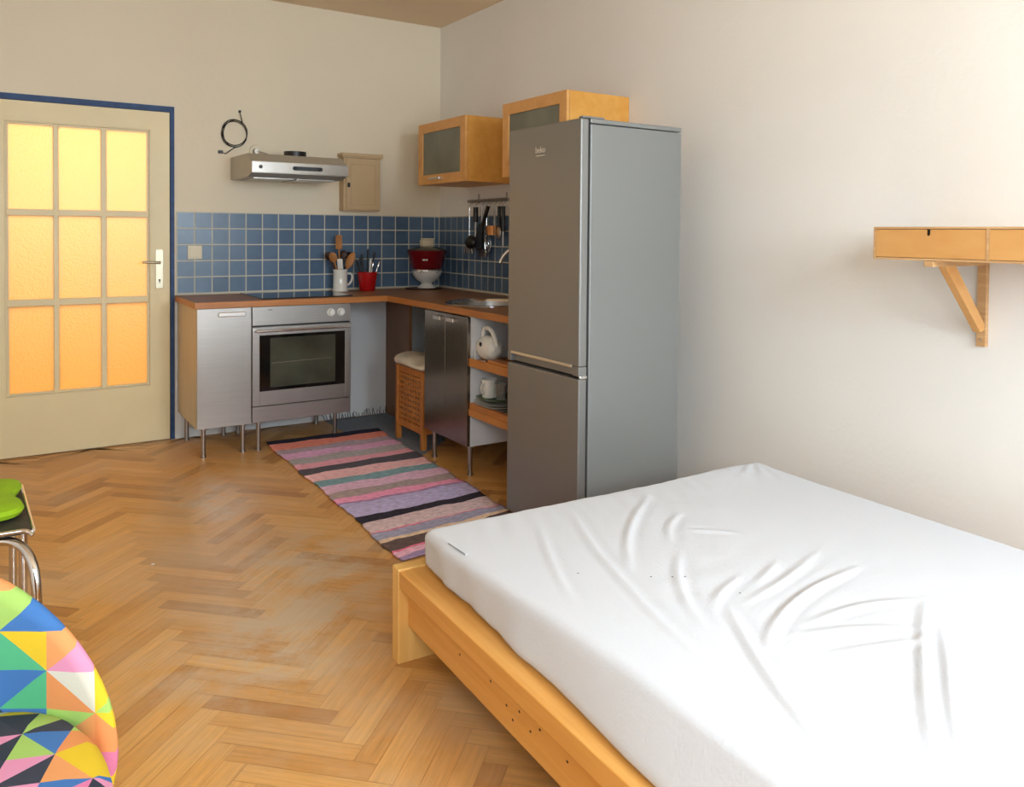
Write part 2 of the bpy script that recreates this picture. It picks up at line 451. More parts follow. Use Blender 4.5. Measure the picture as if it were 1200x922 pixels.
def tiles(name, xs_, axis):
    verts = []; faces = []; tone = []
    def P(a, d, z): return (a, -d, z) if axis == 0 else (-d, a, z)
    for i in range(len(xs_) - 1):
        a0, a1 = xs_[i], xs_[i + 1]
        for k in range(5):
            z1 = ZT - k * TZ; z0 = z1 - TZ; g = .0030; c = .0008
            b = len(verts)
            A0, A1 = a0 + g, a1 - g; Z0, Z1 = z0 + g, z1 - g
            verts += [P(A0, .003, Z0), P(A1, .003, Z0), P(A1, .003, Z1), P(A0, .003, Z1)]
            verts += [P(A0 + c, .0056, Z0 + c), P(A1 - c, .0056, Z0 + c), P(A1 - c, .0056, Z1 - c), P(A0 + c, .0056, Z1 - c)]
            fs = [(4, 5, 6, 7), (0, 1, 5, 4), (1, 2, 6, 5), (2, 3, 7, 6), (3, 0, 4, 7)]
            t = random.random()
            for f in fs:
                faces.append(tuple(b + q for q in f)); tone.append(t)
    me = bpy.data.meshes.new(name); me.from_pydata(verts, [], faces); me.update()
    ca = me.color_attributes.new('tone', 'FLOAT_COLOR', 'CORNER'); k = 0
    for i in range(len(faces)):
        for _ in range(4): ca.data[k].color = (tone[i],) * 3 + (1,); k += 1
    me.materials.append(M['tile'])
    bm = bmesh.new(); bm.from_mesh(me); bmesh.ops.recalc_face_normals(bm, faces=bm.faces[:]); bm.to_mesh(me); bm.free()
    return me
xb = [-1.8022 + i * .1035 for i in range(18)] + [-.006]
t1 = _link(bpy.data.objects.new('trim_1', tiles('trim_1', xb, 0))); t1['kind'] = 'structure'; org[t1.name] = Vector((0, 0, 0))
B().box((-1.8065, -.0045, ZT - 5 * TZ), (-.002, .0, ZT + .003)).build('grout', 'grout', t1)
yr = [-.0075, -.104] + [-.1925 - j * .0884 for j in range(24)]
t2 = _link(bpy.data.objects.new('trim_2', tiles('trim_2', sorted(yr), 1))); t2['kind'] = 'structure'; org[t2.name] = Vector((0, 0, 0))
B().box((-.0045, -2.226, ZT - 5 * TZ), (0, -.002, ZT + .003)).build('grout', 'grout', t2)

# ------------------------------------------------------------------ glazed door and its blue surround
struct('trim_3', B().box((DX1 - .012, -.006, 0), (-1.815, .1, 2.043)).box((DX0 - .02, -.006, 2.009), (DX1 - .012, .1, 2.043)).box((DX0 - .03, -.006, 0), (DX0 + .012, .1, 2.009)), 'blue')
dx0, dx1, dz0, dz1 = -2.80, -1.842, .006, 2.006
px = [(-2.671, -2.455), (-2.428, -2.214), (-2.185, -1.968)]
pz = [(.362, .852), (.891, 1.365), (1.401, 1.876)]
d = B(); y0, y1 = -.004, .036
d.box((dx0, y0, dz0), (px[0][0] - .012, y1, dz1)).box((px[2][1] + .012, y0, dz0), (dx1, y1, dz1))
d.box((px[0][0] - .012, y0, dz0), (px[2][1] + .012, y1, pz[0][0] - .012)).box((px[0][0] - .012, y0, pz[2][1] + .012), (px[2][1] + .012, y1, dz1))
door = struct('door_1', d, 'door')
sb = B(); q = .012
xin0, xin1, zin0, zin1 = px[0][0] - q, px[2][1] + q, pz[0][0] - q, pz[2][1] + q
ys0, ys1 = -.0005, .03
for i in range(2): sb.box((px[i][1], ys0, zin0), (px[i + 1][0], ys1, zin1), .003)
for i in range(2): sb.box((xin0, ys0 + .0004, pz[i][1]), (xin1, ys1 - .001, pz[i + 1][0]), .003)
sb.box((xin0, ys0 + .003, zin0), (px[0][0], ys1, zin1)).box((px[2][1], ys0 + .003, zin0), (xin1, ys1, zin1)).box((px[0][0], ys0 + .0032, zin0), (px[2][1], ys1, pz[0][0])).box((px[0][0], ys0 + .0032, pz[2][1]), (px[2][1], ys1, zin1))
bd_ = .007
sb.box((xin0 - bd_, -.0085, zin0 - bd_), (xin0, .004, zin1 + bd_), .002).box((xin1, -.0085, zin0 - bd_), (xin1 + bd_, .004, zin1 + bd_), .002).box((xin0, -.0083, zin0 - bd_), (xin1, .004, zin0), .002).box((xin0, -.0083, zin1), (xin1, .004, zin1 + bd_), .002)
sb.build('glazing_bar', 'door', door)
def doorglass():
    m = bpy.data.materials.new('textured_door_glass'); m.use_nodes = True
    nt = m.node_tree; N = nt.nodes; L = nt.links; N.remove(N['Principled BSDF']); out = N['Material Output']
    t = N.new('ShaderNodeBsdfTranslucent'); t.inputs['Color'].default_value = (.95, .88, .72, 1)
    g = N.new('ShaderNodeBsdfGlossy'); g.inputs['Roughness'].default_value = .3; g.inputs['Color'].default_value = (.9, .9, .9, 1)
    mx = N.new('ShaderNodeMixShader'); mx.inputs[0].default_value = .05
    tc = N.new('ShaderNodeTexCoord'); n = N.new('ShaderNodeTexNoise'); n.inputs['Scale'].default_value = 90; L.new(tc.outputs['Object'], n.inputs['Vector'])
    bp = N.new('ShaderNodeBump'); bp.inputs['Strength'].default_value = .5; bp.inputs['Distance'].default_value = .004; L.new(n.outputs['Fac'], bp.inputs['Height'])
    L.new(bp.outputs['Normal'], t.inputs['Normal']); L.new(bp.outputs['Normal'], g.inputs['Normal'])
    L.new(t.outputs[0], mx.inputs[1]); L.new(g.outputs[0], mx.inputs[2]); L.new(mx.outputs[0], out.inputs['Surface'])
    return m
M['doorglass'] = doorglass()
B().box((xin0 + .004, .012, zin0 + .004), (xin1 - .004, .0155, zin1 - .004)).build('glass_pane', 'doorglass', door)
hp = B().box((-1.922, -.0075, .935), (-1.878, -.004, 1.172), .002)
hp = hp.build('handle_plate', 'nickel', door)
B().cyl((-1.899, -.006, 1.092), (-1.899, -.045, 1.092), .009).tube([(-1.899, -.043, 1.092), (-1.93, -.048, 1.094), (-1.985, -.046, 1.096), (-2.0, -.042, 1.095)], .0075, smooth=2).build('door_handle', 'nickel', door, smooth=True)
B().cyl((-1.900, -.0072, .985), (-1.900, -.0082, .985), .006).box((-1.9025, -.0082, .968), (-1.8975, -.0072, .985)).build('keyhole', 'black', door)
# hallway behind the door, lit by its own lamp
hw = B()
hw.box((-3.2, .15, -.05), (-1.4, 2.3, 0)).box((-3.2, 2.3, 0), (-1.4, 2.4, 2.6)).box((-3.3, .15, 0), (-3.2, 2.4, 2.6)).box((-1.4, .15, 0), (-1.3, 2.4, 2.6)).box((-3.3, .15, 2.6), (-1.3, 2.4, 2.7)).box((-3.2,.15,0),(-2.83,.17,2.6)).box((-1.8,.15,0),(-1.4,.17,2.6)).box((-3.2,.15,2.05),(-1.4,.17,2.6))
struct('wall_hallway', hw, 'hallwall')

struct('trim_5', B().box((DX1 + .015, -.003, 0), (-.0, .0, .85)), mat('white_lower_wall_paint', (228, 228, 226), .8, bump=.1, bscale=40))
# ------------------------------------------------------------------ cooker run
D = -.579
def cab_legs(parent, pts, z1, mm='steel', r=.0125):
    for x, y in pts:
        b = B().cyl((x, y, .004), (x, y, z1), r, seg=18).cyl((x, y, .0), (x, y, .012), r * 1.3, seg=18).cyl((x, y, z1 - .012), (x, y, z1), r * 1.6, seg=18)
        b.build('leg', mm, parent, smooth=True)
cb = thing('base_cabinet', 'narrow steel-fronted base cabinet on thin legs, left of the oven', 'cabinet', (-1.65, -.29, 0))
B().box((-1.7996, -.012, .17), (-1.784, D + .02, .849)).box((-1.517, -.012, .17), (-1.5015, D + .02, .849)).box((-1.784, -.012, .17), (-1.517, D + .02, .186)).box((-1.784, -.012, .833), (-1.517, D + .02, .849)).box((-1.784, -.02, .186), (-1.517, -.012, .833)).build('carcass', 'laminate', cb)
dr = B().box((-1.7985, D, .170), (-1.5025, D + .019, .848), .0015).build('door', 'steel', cb)
B().box((-1.687, D - .018, .800), (-1.537, D - .008, .826), .004).box((-1.687, D - .012, .806), (-1.677, D, .822), .002).box((-1.547, D - .012, .806), (-1.537, D, .822), .002).build('handle', 'chrome', dr)
cab_legs(cb, [(-1.757, D + .045), (-1.54, D + .045), (-1.757, -.06), (-1.54, -.06)], .17)

ov = thing('oven', 'built-in stainless steel oven with dark glass door, under the worktop', 'oven', (-1.2, -.29, 0))
B().box((-1.499, -.02, .172), (-.901, D + .022, .849)).build('housing', 'black', ov)  # all black: shade in the gaps between the panels put into the colour
cp = B().box((-1.4975, D - .002, .738), (-.9025, D + .021, .848), .002).build('control_panel', 'steel', ov)
for x in (-1.030, -.967):
    B().cyl((x, D - .002, .797), (x, D - .008, .797), .0235, seg=28).cyl((x, D - .008, .797), (x, D - .03, .797), .019, .016, seg=28).box((x - .0035, D - .036, .781), (x + .0035, D - .026, .813), .001).build('knob', 'white_pl', cp, smooth=True)
B().box((-1.407, D - .003, .826), (-1.383, D - .0022, .830)).build('brand_mark', 'black', cp)
od = B()
xa, xc, za, zc = -1.4975, -.9025, .268, .729
od.box((xa, D - .004, za), (-1.456, D + .02, zc), .002).box((-.940, D - .004, za), (xc, D + .02, zc), .002).box((-1.456, D - .0038, za), (-.940, D + .02, .352), .001).box((-1.456, D - .0038, .680), (-.940, D + .02, zc), .001)
od = od.build('door', 'steel', ov)
B().box((-1.457, D + .0, .351), (-.939, D + .006, .681)).build('glass', 'oven_glass', od)
B().box((-1.395, D - .0012, .372), (-1.0, D - .0002, .662), .0004).build('inner_window', 'oven_in', od)
B().cyl((-1.388, D - .002, .515), (-1.02, D - .002, .519), .0016, seg=8).build('rack_edge', 'steel', od)
B().tube([(-1.482, D - .003, .706), (-1.482, D - .034, .708), (-.918, D - .034, .708), (-.918, D - .003, .706)], .0075, seg=12).build('handle', 'chrome', od, smooth=True)
B().box((-1.4975, D, .172), (-.9025, D + .019, .262), .002).build('plinth_panel', 'steel', ov)
cab_legs(ov, [(-1.451, D + .045), (-.925, -.365), (-1.451, -.06), (-.945, -.06)], .172)

# ------------------------------------------------------------------ L-shaped worktop
WT0, WT1 = .850, .888
wt = thing('worktop', 'L-shaped oiled oak worktop running along both tiled walls', 'worktop', (-.9, -.3, WT0))
b = B().prism([(-1.812, -.008), (-1.812, -.606), (-.668, -.606), (-.668, -2.20), (-.008, -2.20), (-.008, -.008)], WT0, WT1, 2, .002)
board = b.build('board', 'worktop', wt)
cut = B().cyl((-.37, -1.38, .80), (-.37, -1.38, .95), .236, seg=64).build('cutter', 'worktop')
md = board.modifiers.new('hole', 'BOOLEAN'); md.object = cut; md.operation = 'DIFFERENCE'; md.solver = 'EXACT'
bpy.context.view_layer.update()
nm = bpy.data.meshes.new_from_object(board.evaluated_get(bpy.context.evaluated_depsgraph_get()))
board.modifiers.clear(); board.data = nm; bpy.data.objects.remove(cut)
B().box((-1.8125, -.6075, WT0 + .002), (-.669, -.6055, WT1 - .002)).box((-.6705, -2.20, WT0 + .002), (-.6675, -.607, WT1 - .002)).box((-1.8135, -.606, WT0 + .002), (-1.8115, -.01, WT1 - .002)).build('edge_strip', 'worktop_edge', wt)
B().box((-1.805, -.018, WT1), (-.02, -.008, WT1 + .01), .002).box((-.018, -2.20, WT1), (-.008, -.02, WT1 + .01), .002).build('sealing_strip', 'grout', wt)
# board that carries the corner
o = B().box((-.425, -.40, .005), (-.405, -.012, .849), .001).build('support_panel', 'panel'); tag(o, 'brown upright board under the worktop near the corner, behind the hamper', 'board')

hob = thing('hob', 'black glass induction hob set flush in the worktop above the oven', 'hob', (-1.15, -.27, WT1))
B().box((-1.432, -.545, WT1 + .0003), (-.875, -.03, WT1 + .0053), .002).build('glass_top', 'glass_black', hob)
zr = B()
for x, y, r in ((-1.29, -.17, .075), (-1.29, -.40, .095), (-1.02, -.17, .095), (-1.02, -.40, .075)):
    zr.lathe([(r, .0051), (r + .0015, .0053), (r + .003, .0051)], (x, y, WT1))
zr.build('zone_ring', 'steel', hob)
# ------------------------------------------------------------------ sink and tap
sk = thing('sink', 'round stainless steel sink sunk in the worktop beside the fridge', 'sink', (-.37, -1.38, WT1))
B().lathe([(.262, .0005), (.262, .004), (.252, .006), (.234, .005), (.228, -.004), (.226, -.010), (.229, -.010), (.233, -.001), (.262, .0005)], (-.37, -1.38, WT1), 56).build('rim', 'chrome', sk, smooth=True)
B().lathe([(.2265, -.008), (.222, -.10), (.19, -.145), (.0, -.150), (.0, -.152), (.192, -.148), (.225, -.10), (.2285, -.008), (.2265, -.008)], (-.37, -1.38, WT1), 56).build('basin', 'steel', sk, smooth=True)
B().lathe([(.03, -.149), (.024, -.1465), (.0, -.1465)], (-.37, -1.38, WT1), 24).build('drain', 'chrome', sk, smooth=True)
tp = thing('kitchen_tap', 'curved chrome kitchen tap, partly hidden behind the fridge', 'tap', (-.09, -1.50, WT1))
B().lathe([(.0, .0), (.028, .0), (.028, .012), (.02, .03), (.018, .11), (.0, .112)], (-.09, -1.50, WT1 + .001), 28).build('body', 'chrome', tp, smooth=True)
B().tube([(-.09, -1.50, .99), (-.09, -1.50, 1.15), (-.115, -1.475, 1.215), (-.17, -1.425, 1.225), (-.23, -1.37, 1.20), (-.265, -1.335, 1.15), (-.275, -1.325, 1.115)], .0105, smooth=3, seg=14).build('spout', 'chrome', tp, smooth=True)
B().tube([(-.09, -1.515, .985), (-.075, -1.56, 1.01), (-.07, -1.60, 1.03)], .006, smooth=1).build('lever', 'chrome', tp, smooth=True)

# ------------------------------------------------------------------ sink cabinet
XR = -.684
sc = thing('base_cabinet', 'two-door steel base cabinet with white side panel under the sink', 'cabinet', (-.35, -1.42, 0))
B().box((XR + .02, -1.168, .163), (-.03, -1.184, .849)).box((XR + .02, -1.660, .163), (-.03, -1.6755, .849)).box((XR + .02, -1.184, .163), (-.03, -1.66, .179)).box((-.045, -1.184, .179), (-.03, -1.66, .849)).build('carcass', 'melamine', sc)
for i, (a, b_) in enumerate(((-1.169, -1.4215), (-1.4235, -1.6755))):
    dd = B().box((XR, a, .165), (XR + .019, b_, .846), .0015).build('door', 'steel_dark', sc)
    c0 = (-1.262, -1.300)[0] if i == 0 else -1.44
    ya, yb = (-1.30, -1.385) if i == 0 else (-1.455, -1.54)
    B().box((XR - .016, ya, .806), (XR - .010, yb, .828), .002).box((XR - .012, ya, .808), (XR, ya - .009, .826), .001).box((XR - .012, yb + .009, .808), (XR, yb, .826), .001).build('handle', 'chrome', dd)
cab_legs(sc, [(-.641, -1.218), (-.641, -1.635), (-.10, -1.218), (-.10, -1.635)], .163)

# shelves between the sink cabinet and the fridge
sh = thing('wooden_shelf', 'upper open wooden shelf holding the white mixer, beside the fridge', 'shelf', (-.4, -1.81, .59))
B().box((-.662, -1.677, .604), (-.04, -2.16, .622), .001).build('board', 'shelf_wood', sh)
B().box((-.675, -1.677, .590), (-.660, -2.16, .633), .0015).build('front_rail', 'shelf_wood', sh)
sh2 = thing('wooden_shelf', 'lower thick-fronted wooden shelf holding plates, beside the fridge', 'shelf', (-.4, -1.81, .33))
B().box((-.662, -1.677, .345), (-.04, -2.16, .363), .001).build('board', 'shelf_wood', sh2)
B().box((-.675, -1.677, .330), (-.660, -2.16, .366), .0015).build('front_rail', 'shelf_wood', sh2)
o = B().box((-.672, -1.68, .3665), (-.645, -2.12, .398), .0015).build('wooden_lath', 'shelf_wood'); tag(o, 'wooden lath lying along the front of the lower shelf', 'lath')

o = B().box((-.66, -2.161, 0), (-.03, -2.177, .849), .001).build('end_panel', 'melamine'); tag(o, 'white end panel carrying the worktop and shelves behind the fridge', 'panel')
# mixer
mx_ = thing('hand_mixer', 'white electric hand mixer with its cord, on the upper shelf', 'mixer', (-.57, -1.78, .622))
bm_ = B()
ys = [(-1.688, .03, .030), (-1.70, .050, .044), (-1.735, .066, .052), (-1.79, .064, .052), (-1.83, .05, .044), (-1.85, .02, .02)]
rings = []
for y, rz, rx in ys:
    rings.append([bm_.bm.verts.new((-.603 + rx * math.cos(t), y, .622 + .069 + rz * math.sin(t))) for t in np.linspace(0, 2 * PI, 24, endpoint=False)])
for A, C in zip(rings[:-1], rings[1:]):
    for k in range(24): bm_.bm.faces.new((A[k], A[(k + 1) % 24], C[(k + 1) % 24], C[k]))
bm_.bm.faces.new(rings[0]); bm_.bm.faces.new(rings[-1])
bm_.build('motor_body', 'white_pl', mx_, smooth=True)
B().tube([(-0.603, -1.70, .72), (-0.603, -1.705, .780), (-0.603, -1.735, .798), (-0.603, -1.80, .786), (-0.603, -1.842, .71)], .013, smooth=2, seg=12).build('handle', 'white_pl', mx_, smooth=True)
B().sph((-0.655, -1.762, .715), .012, (.4, 1, 1)).build('speed_dial', 'black', mx_, smooth=True)
B().tube([(-0.585, -1.70, .68), (-0.615, -1.692, .70), (-0.645, -1.692, .67), (-0.655, -1.70, .64), (-0.665, -1.74, .628), (-0.635, -1.78, .627)], .003, smooth=2, seg=6).build('cord', 'white_pl', mx_, smooth=True)
o = B().box((-.672, -1.862, .6335), (-.602, -2.06, .648), .004).build('cutting_board', 'shelf_wood'); tag(o, 'small wooden cutting board on the upper shelf by the fridge', 'board')

# crockery on the lower shelf
PC = (-.555, -1.802)
def plate(name, z, r, m, label, group=None, sq=False):
    b = B().lathe([(0, .002), (r * .55, .0), (r * .62, .002), (r * .97, .010), (r, .012), (r * .97, .013), (r * .62, .005), (0, .0045)], (PC[0], PC[1], z), 40)
    if sq:
        for v in b.bm.verts:
            x, y = v.co.x - PC[0], v.co.y - PC[1]; rr = math.hypot(x, y)
            if rr > 1e-5:
                t = math.atan2(y, x); k = 1 / (abs(math.cos(t)) ** 4 + abs(math.sin(t)) ** 4) ** .25
                v.co.x = PC[0] + x * k; v.co.y = PC[1] + y * k
    o = b.build(name, m, smooth=True); tag(o, label, 'plate', group); return o
labs = ['lowest white plate of the stack on the lower shelf', 'second white plate from the bottom of the shelf stack', 'third white plate from the bottom of the shelf stack', 'uppermost white plate of the stack, right under the green plate']
for k in range(4): plate('plate', .3635 + .0135 * k + .002, .118, 'white_cer', labs[k], 'white plates stacked on the lower shelf', True)
plate('plate', .4265, .112, 'green_cer', 'green plate on top of the stack of white plates', None, True)
mg = thing('mug', 'white mug standing on the green plate on the lower shelf', 'mug', (-.598, -1.758, .4345))
B().lathe([(0, 0), (.036, 0), (.039, .01), (.041, .095), (.038, .095), (.036, .012), (0, .01)], (-.598, -1.758, .4345), 32).build('body', 'white_cer', mg, smooth=True)
B().tube([(-.637, -1.768, .51), (-.656, -1.778, .50), (-.660, -1.780, .475), (-.637, -1.768, .455)], .005, smooth=2).build('handle', 'white_cer', mg, smooth=True)
for (x, y, z, l) in ((-.585, -1.852, .436, 'clear drinking glass beside the white mug on the lower shelf'),):
    o = B().lathe([(0, 0), (.026, 0), (.032, .085), (.030, .085), (.024, .004), (0, .004)], (x, y, z), 28).build('drinking_glass', 'clear', smooth=True); tag(o, l, 'glass')

# ------------------------------------------------------------------ laundry hamper with cushion
hm = thing('laundry_hamper', 'slatted wooden laundry hamper on square legs in the corner nook', 'hamper', (-.48, -.89, 0))
hx0, hx1, hy0, hy1 = -.655, -.285, -.700, -1.085
for x in (hx0, hx1):
    for y in (hy0, hy1):
        sx = 1 if x == hx0 else -1; sy = -1 if y == hy0 else 1
        B().box((x, y, .0045), (x + sx * .03, y + sy * .03, .468), .002).build('leg', 'hamper', hm)
def side(face):
    b = B()
    if face in ('w', 'e'):
        x = hx0 + .006 if face == 'w' else hx1 - .018
        b.box((x, hy0 - .03, .43), (x + .012, hy1 + .03, .466)).box((x, hy0 - .03, .095), (x + .012, hy1 + .03, .135))
        for k in range(9):
            y = hy0 - .03 - (k + .5) * (.325 / 9); b.box((x + .004, y - .008, .13), (x + .009, y + .008, .435))
        for k in range(9):
            z = .14 + (k + .5) * (.29 / 9); b.box((x, hy0 - .03, z - .0085), (x + .005, hy1 + .03, z + .0085))
    else:
        y = hy0 - .006 if face == 'n' else hy1 + .018
        b.box((hx0 + .03, y, .43), (hx1 - .03, y - .012, .466)).box((hx0 + .03, y, .095), (hx1 - .03, y - .012, .135))
        for k in range(9):
            x = hx0 + .03 + (k + .5) * (.31 / 9); b.box((x - .008, y - .004, .13), (x + .008, y - .009, .435))
        for k in range(9):
            z = .14 + (k + .5) * (.29 / 9); b.box((hx0 + .03, y, z - .0085), (hx1 - .03, y - .005, z + .0085))
    return b
for f in 'wens': side(f).build('slatted_side', 'hamper', hm)
B().box((hx0 + .02, hy0 - .02, .096), (hx1 - .02, hy1 + .02, .102)).build('bottom_panel', 'hamper', hm)
B().box((hx0 + .03, hy0 - .03, .14), (hx1 - .03, hy1 + .03, .44), .02).build('slot_highlight_fill', 'cushion', hm)  # pale block added inside, stands in for highlights on the crossing laths
def rounded_pad(name, lo, hi, r, m, parent=None, nx=36, ny=36, nz=8, disp=None, local=False):
    # box surface pushed onto a rounded box
    lo, hi = np.array(lo, float), np.array(hi, float)
    pts = {}; verts = []; faces = []
    n = (nx, ny, nz)
    def vid(i, j, k):
        key = (i, j, k)
        if key not in pts:
            pts[key] = len(verts)
            verts.append([lo[a] + (hi[a] - lo[a]) * c / n[a] for a, c in enumerate(key)])
        return pts[key]
    for a in range(3):
        b_, c_ = [(1, 2), (2, 0), (0, 1)][a]
        for s_ in (0, n[a]):
            for i in range(n[b_]):
                for j in range(n[c_]):
                    q = []
                    for di, dj in ((0, 0), (1, 0), (1, 1), (0, 1)):
                        key = [0, 0, 0]; key[a] = s_; key[b_] = i + di; key[c_] = j + dj; q.append(vid(*key))
                    faces.append(q if s_ else q[::-1])
    V = np.array(verts); r = np.minimum(np.array([r] * 3) if np.isscalar(r) else np.array(r), (hi - lo) / 2 * .999)
    c = np.clip(V, lo + r, hi - r); dd = (V - c) / r; l = np.linalg.norm(dd, axis=1, keepdims=True); l[l == 0] = 1
    V = c + dd / l * r * np.where(np.abs(dd).max(1, keepdims=True) > 0, 1, 0)
    if disp is not None: V = disp(V, c, dd / l)
    off = Vector((0, 0, 0))
    if not local:
        off = org[parent.name] if parent is not None else Vector(((lo[0] + hi[0]) / 2, (lo[1] + hi[1]) / 2, lo[2]))
    V = V - np.array(off)
    o = mesh_obj(name, V, faces, m, parent); 
    if parent is None: o.location = off
    org[o.name] = off
    return o
def cdisp(V, c, n):
    V = V.copy(); k = np.clip((V[:, 2] - .47) / .05, 0, 1)
    V[:, 2] += k * (.012 * np.sin(V[:, 0] * 9 + 1) * np.sin(V[:, 1] * 7) + .006 * np.sin(V[:, 0] * 31) + .004 * np.sin(V[:, 1] * 27 + V[:, 0] * 10))
    return V
o = rounded_pad('seat_cushion', (-.672, -1.10, .467), (-.27, -.675, .525), (.05, .05, .028), 'cushion', disp=cdisp)
tag(o, 'cream fabric cushion laid over the top of the wooden hamper', 'cushion')

# ------------------------------------------------------------------ fridge
FX, FY0, FY1, FZ = -.825, -2.304, -2.840, 1.749
FB, FD = -.286, -.785          # back face, and where the doors end
FS = .717                      # split between the doors
fr = thing('fridge_freezer', 'tall silver-grey fridge freezer standing near the right wall', 'fridge', (-.55, -2.57, 0))
B().box((FD + .009, FY0, .03), (FB, FY1, 1.727), .004).box((FD + .009, FY0, 1.730), (FB, FY1, FZ), .004).build('cabinet', 'fridge_side', fr)
B().box((FD - .006, FY0 - .004, .06), (FD + .010, FY1 + .006, 1.733)).build('door_gasket', 'rubber', fr)
ud = B().box((FX, FY0, FS + .045), (FD, FY1, FZ - .002), .006, 3).box((FX, FY0, FS + .006), (FX + .040, FY0 - .03, FS + .0455), .002).box((FX, FY1 + .045, FS + .006), (FX + .040, FY1, FS + .0455), .004).box((FX + .020, FY0 - .03, FS + .006), (FX + .040, FY1 + .045, FS + .0455)).build('upper_door', 'fridge', fr)
B().box((FX - .003, FY0 - .030, FS + .038), (FX + .020, FY1 + .048, FS + .050), .003).build('handle_strip', 'rim', ud)
B().box((FX, FY0, .045), (FD, FY1, FS - .004), .006, 3).build('lower_door', 'fridge', fr)
B().box((FX + .01, FY1 + .03, FZ), (FX + .12, FY1 + .001, FZ + .008), .003).build('hinge_cover', 'fridge_side', fr)
B().box((FX + .006, FY1 + .012, FS - .005), (FD + .002, FY1 - .002, FS + .010), .004).build('middle_hinge', 'chrome', fr)
for x_ in (FD + .02, FB - .06):
    for y_ in (FY0 - .03, FY1 + .08):
        B().cyl((x_ + .02, y_ - .02, 0), (x_ + .02, y_ - .02, .031), .022).build('foot', 'black', fr)
tx = bpy.data.curves.new('brand_lettering', 'FONT'); tx.body = 'beko'; tx.size = .037; tx.extrude = .0008; tx.align_x = 'CENTER'
tt = bpy.data.objects.new('brand_text', tx); COL.objects.link(tt)
bpy.context.view_layer.update()
tme = bpy.data.meshes.new_from_object(tt.evaluated_get(bpy.context.evaluated_depsgraph_get()))
bpy.data.objects.remove(tt); bpy.data.curves.remove(tx)
tme.name = 'brand_lettering'; tme.materials.clear(); tme.materials.append(M['logo'])
to = _link(bpy.data.objects.new('brand_lettering', tme)); to.parent = ud
to.matrix_local = Matrix.Translation(Vector((FX - .0012, -2.556, 1.631)) - org[ud.name]) @ Matrix(((0, 0, -1, 0), (-1, 0, 0, 0), (0, 1, 0, 0), (0, 0, 0, 1)))
B().box((FX - .002, -2.525, 1.617), (FX, -2.588, 1.621), .0005).build('logo_underline', 'logo', ud)

# ------------------------------------------------------------------ wall cabinets with frosted doors
def wall_cabinet(x0, ya, yb, z0, z1, label, handle=True):
    t = thing('wall_cabinet', label, 'cabinet', (x0 / 2, (ya + yb) / 2, z0), group=None)
    fx = x0 + .02
    B().box((fx, ya, z0), (-.002, ya - .018, z1)).box((fx, yb + .018, z0), (-.002, yb, z1), .001).box((fx, ya - .018, z0), (-.002, yb + .018, z0 + .018)).box((fx, ya - .018, z1 - .018), (-.002, yb + .018, z1)).box((-.012, ya - .018, z0 + .018), (-.002, yb + .018, z1 - .018)).build('carcass', 'cab_birch', t)
    f = .062
    dd = B().box((x0, ya, z0), (fx - .002, ya - f, z1), .001).box((x0, yb + f, z0), (fx - .002, yb, z1), .001).box((x0 + .0003, ya - f, z0), (fx - .002, yb + f, z0 + f), .0006).box((x0 + .0003, ya - f, z1 - f), (fx - .002, yb + f, z1), .0006).build('door', 'cab_frame', t)
    B().box((x0 + .007, ya - f + .003, z0 + f - .003), (x0 + .011, yb + f - .003, z1 - f + .003)).build('glass_pane', 'frost', dd)
    if handle:
        yh = ya - .19
        B().box((x0 - .02, yh, z0 + .026), (x0 - .014, yh - .15, z0 + .042), .002).box((x0 - .018, yh, z0 + .028), (x0, yh - .012, z0 + .04)).box((x0 - .018, yh - .138, z0 + .028), (x0, yh - .15, z0 + .04)).build('handle', 'chrome', dd)
    return t
wall_cabinet(-.37, -.413, -1.06, 1.602, 2.002, 'birch wall cabinet with frosted glass door, nearest the room corner')
wall_cabinet(-.40, -1.545, -2.15, 1.597, 1.998, 'birch wall cabinet with frosted glass door, half hidden behind the fridge')

# ------------------------------------------------------------------ cooker hood etc. on the back wall
hd = thing('cooker_hood', 'slim metal cooker hood on the wall above the hob', 'cooker hood', (-1.2, -.25, 1.62))
prof = [(-.002, 1.612), (-.002, 1.752), (-.40, 1.752), (-.50, 1.70), (-.502, 1.632), (-.40, 1.612)]
b = B(); b.prism(prof, -1.482, -.900, 0, 0); b.build('housing', 'hood', hd)
fp = B().box((-1.482, -.512, 1.634), (-.895, -.500, 1.697), .001).build('front_panel', 'hood_front', hd)
B().cyl((-1.432, -.5125, 1.667), (-1.432, -.514, 1.667), .011, seg=24).build('badge', 'black', fp)
bb = B().box((-1.232, -.5145, 1.655), (-1.072, -.512, 1.679)); bb.cyl((-1.232, -.5145, 1.667), (-1.232, -.512, 1.667), .012).cyl((-1.072, -.5145, 1.667), (-1.072, -.512, 1.667), .012); bb.build('switch_strip', 'black', fp)
B().box((-1.44, -.39, 1.606), (-1.20, -.06, 1.612)).box((-1.18, -.39, 1.606), (-.94, -.06, 1.612)).build('grease_filter', 'steel', hd)
B().lathe([(0, 0), (.068, 0), (.068, .036), (.060, .036), (.058, .004), (0, .004)], (-1.155, -.27, 1.7525), 36).build('duct_collar', 'black', hd, smooth=True)

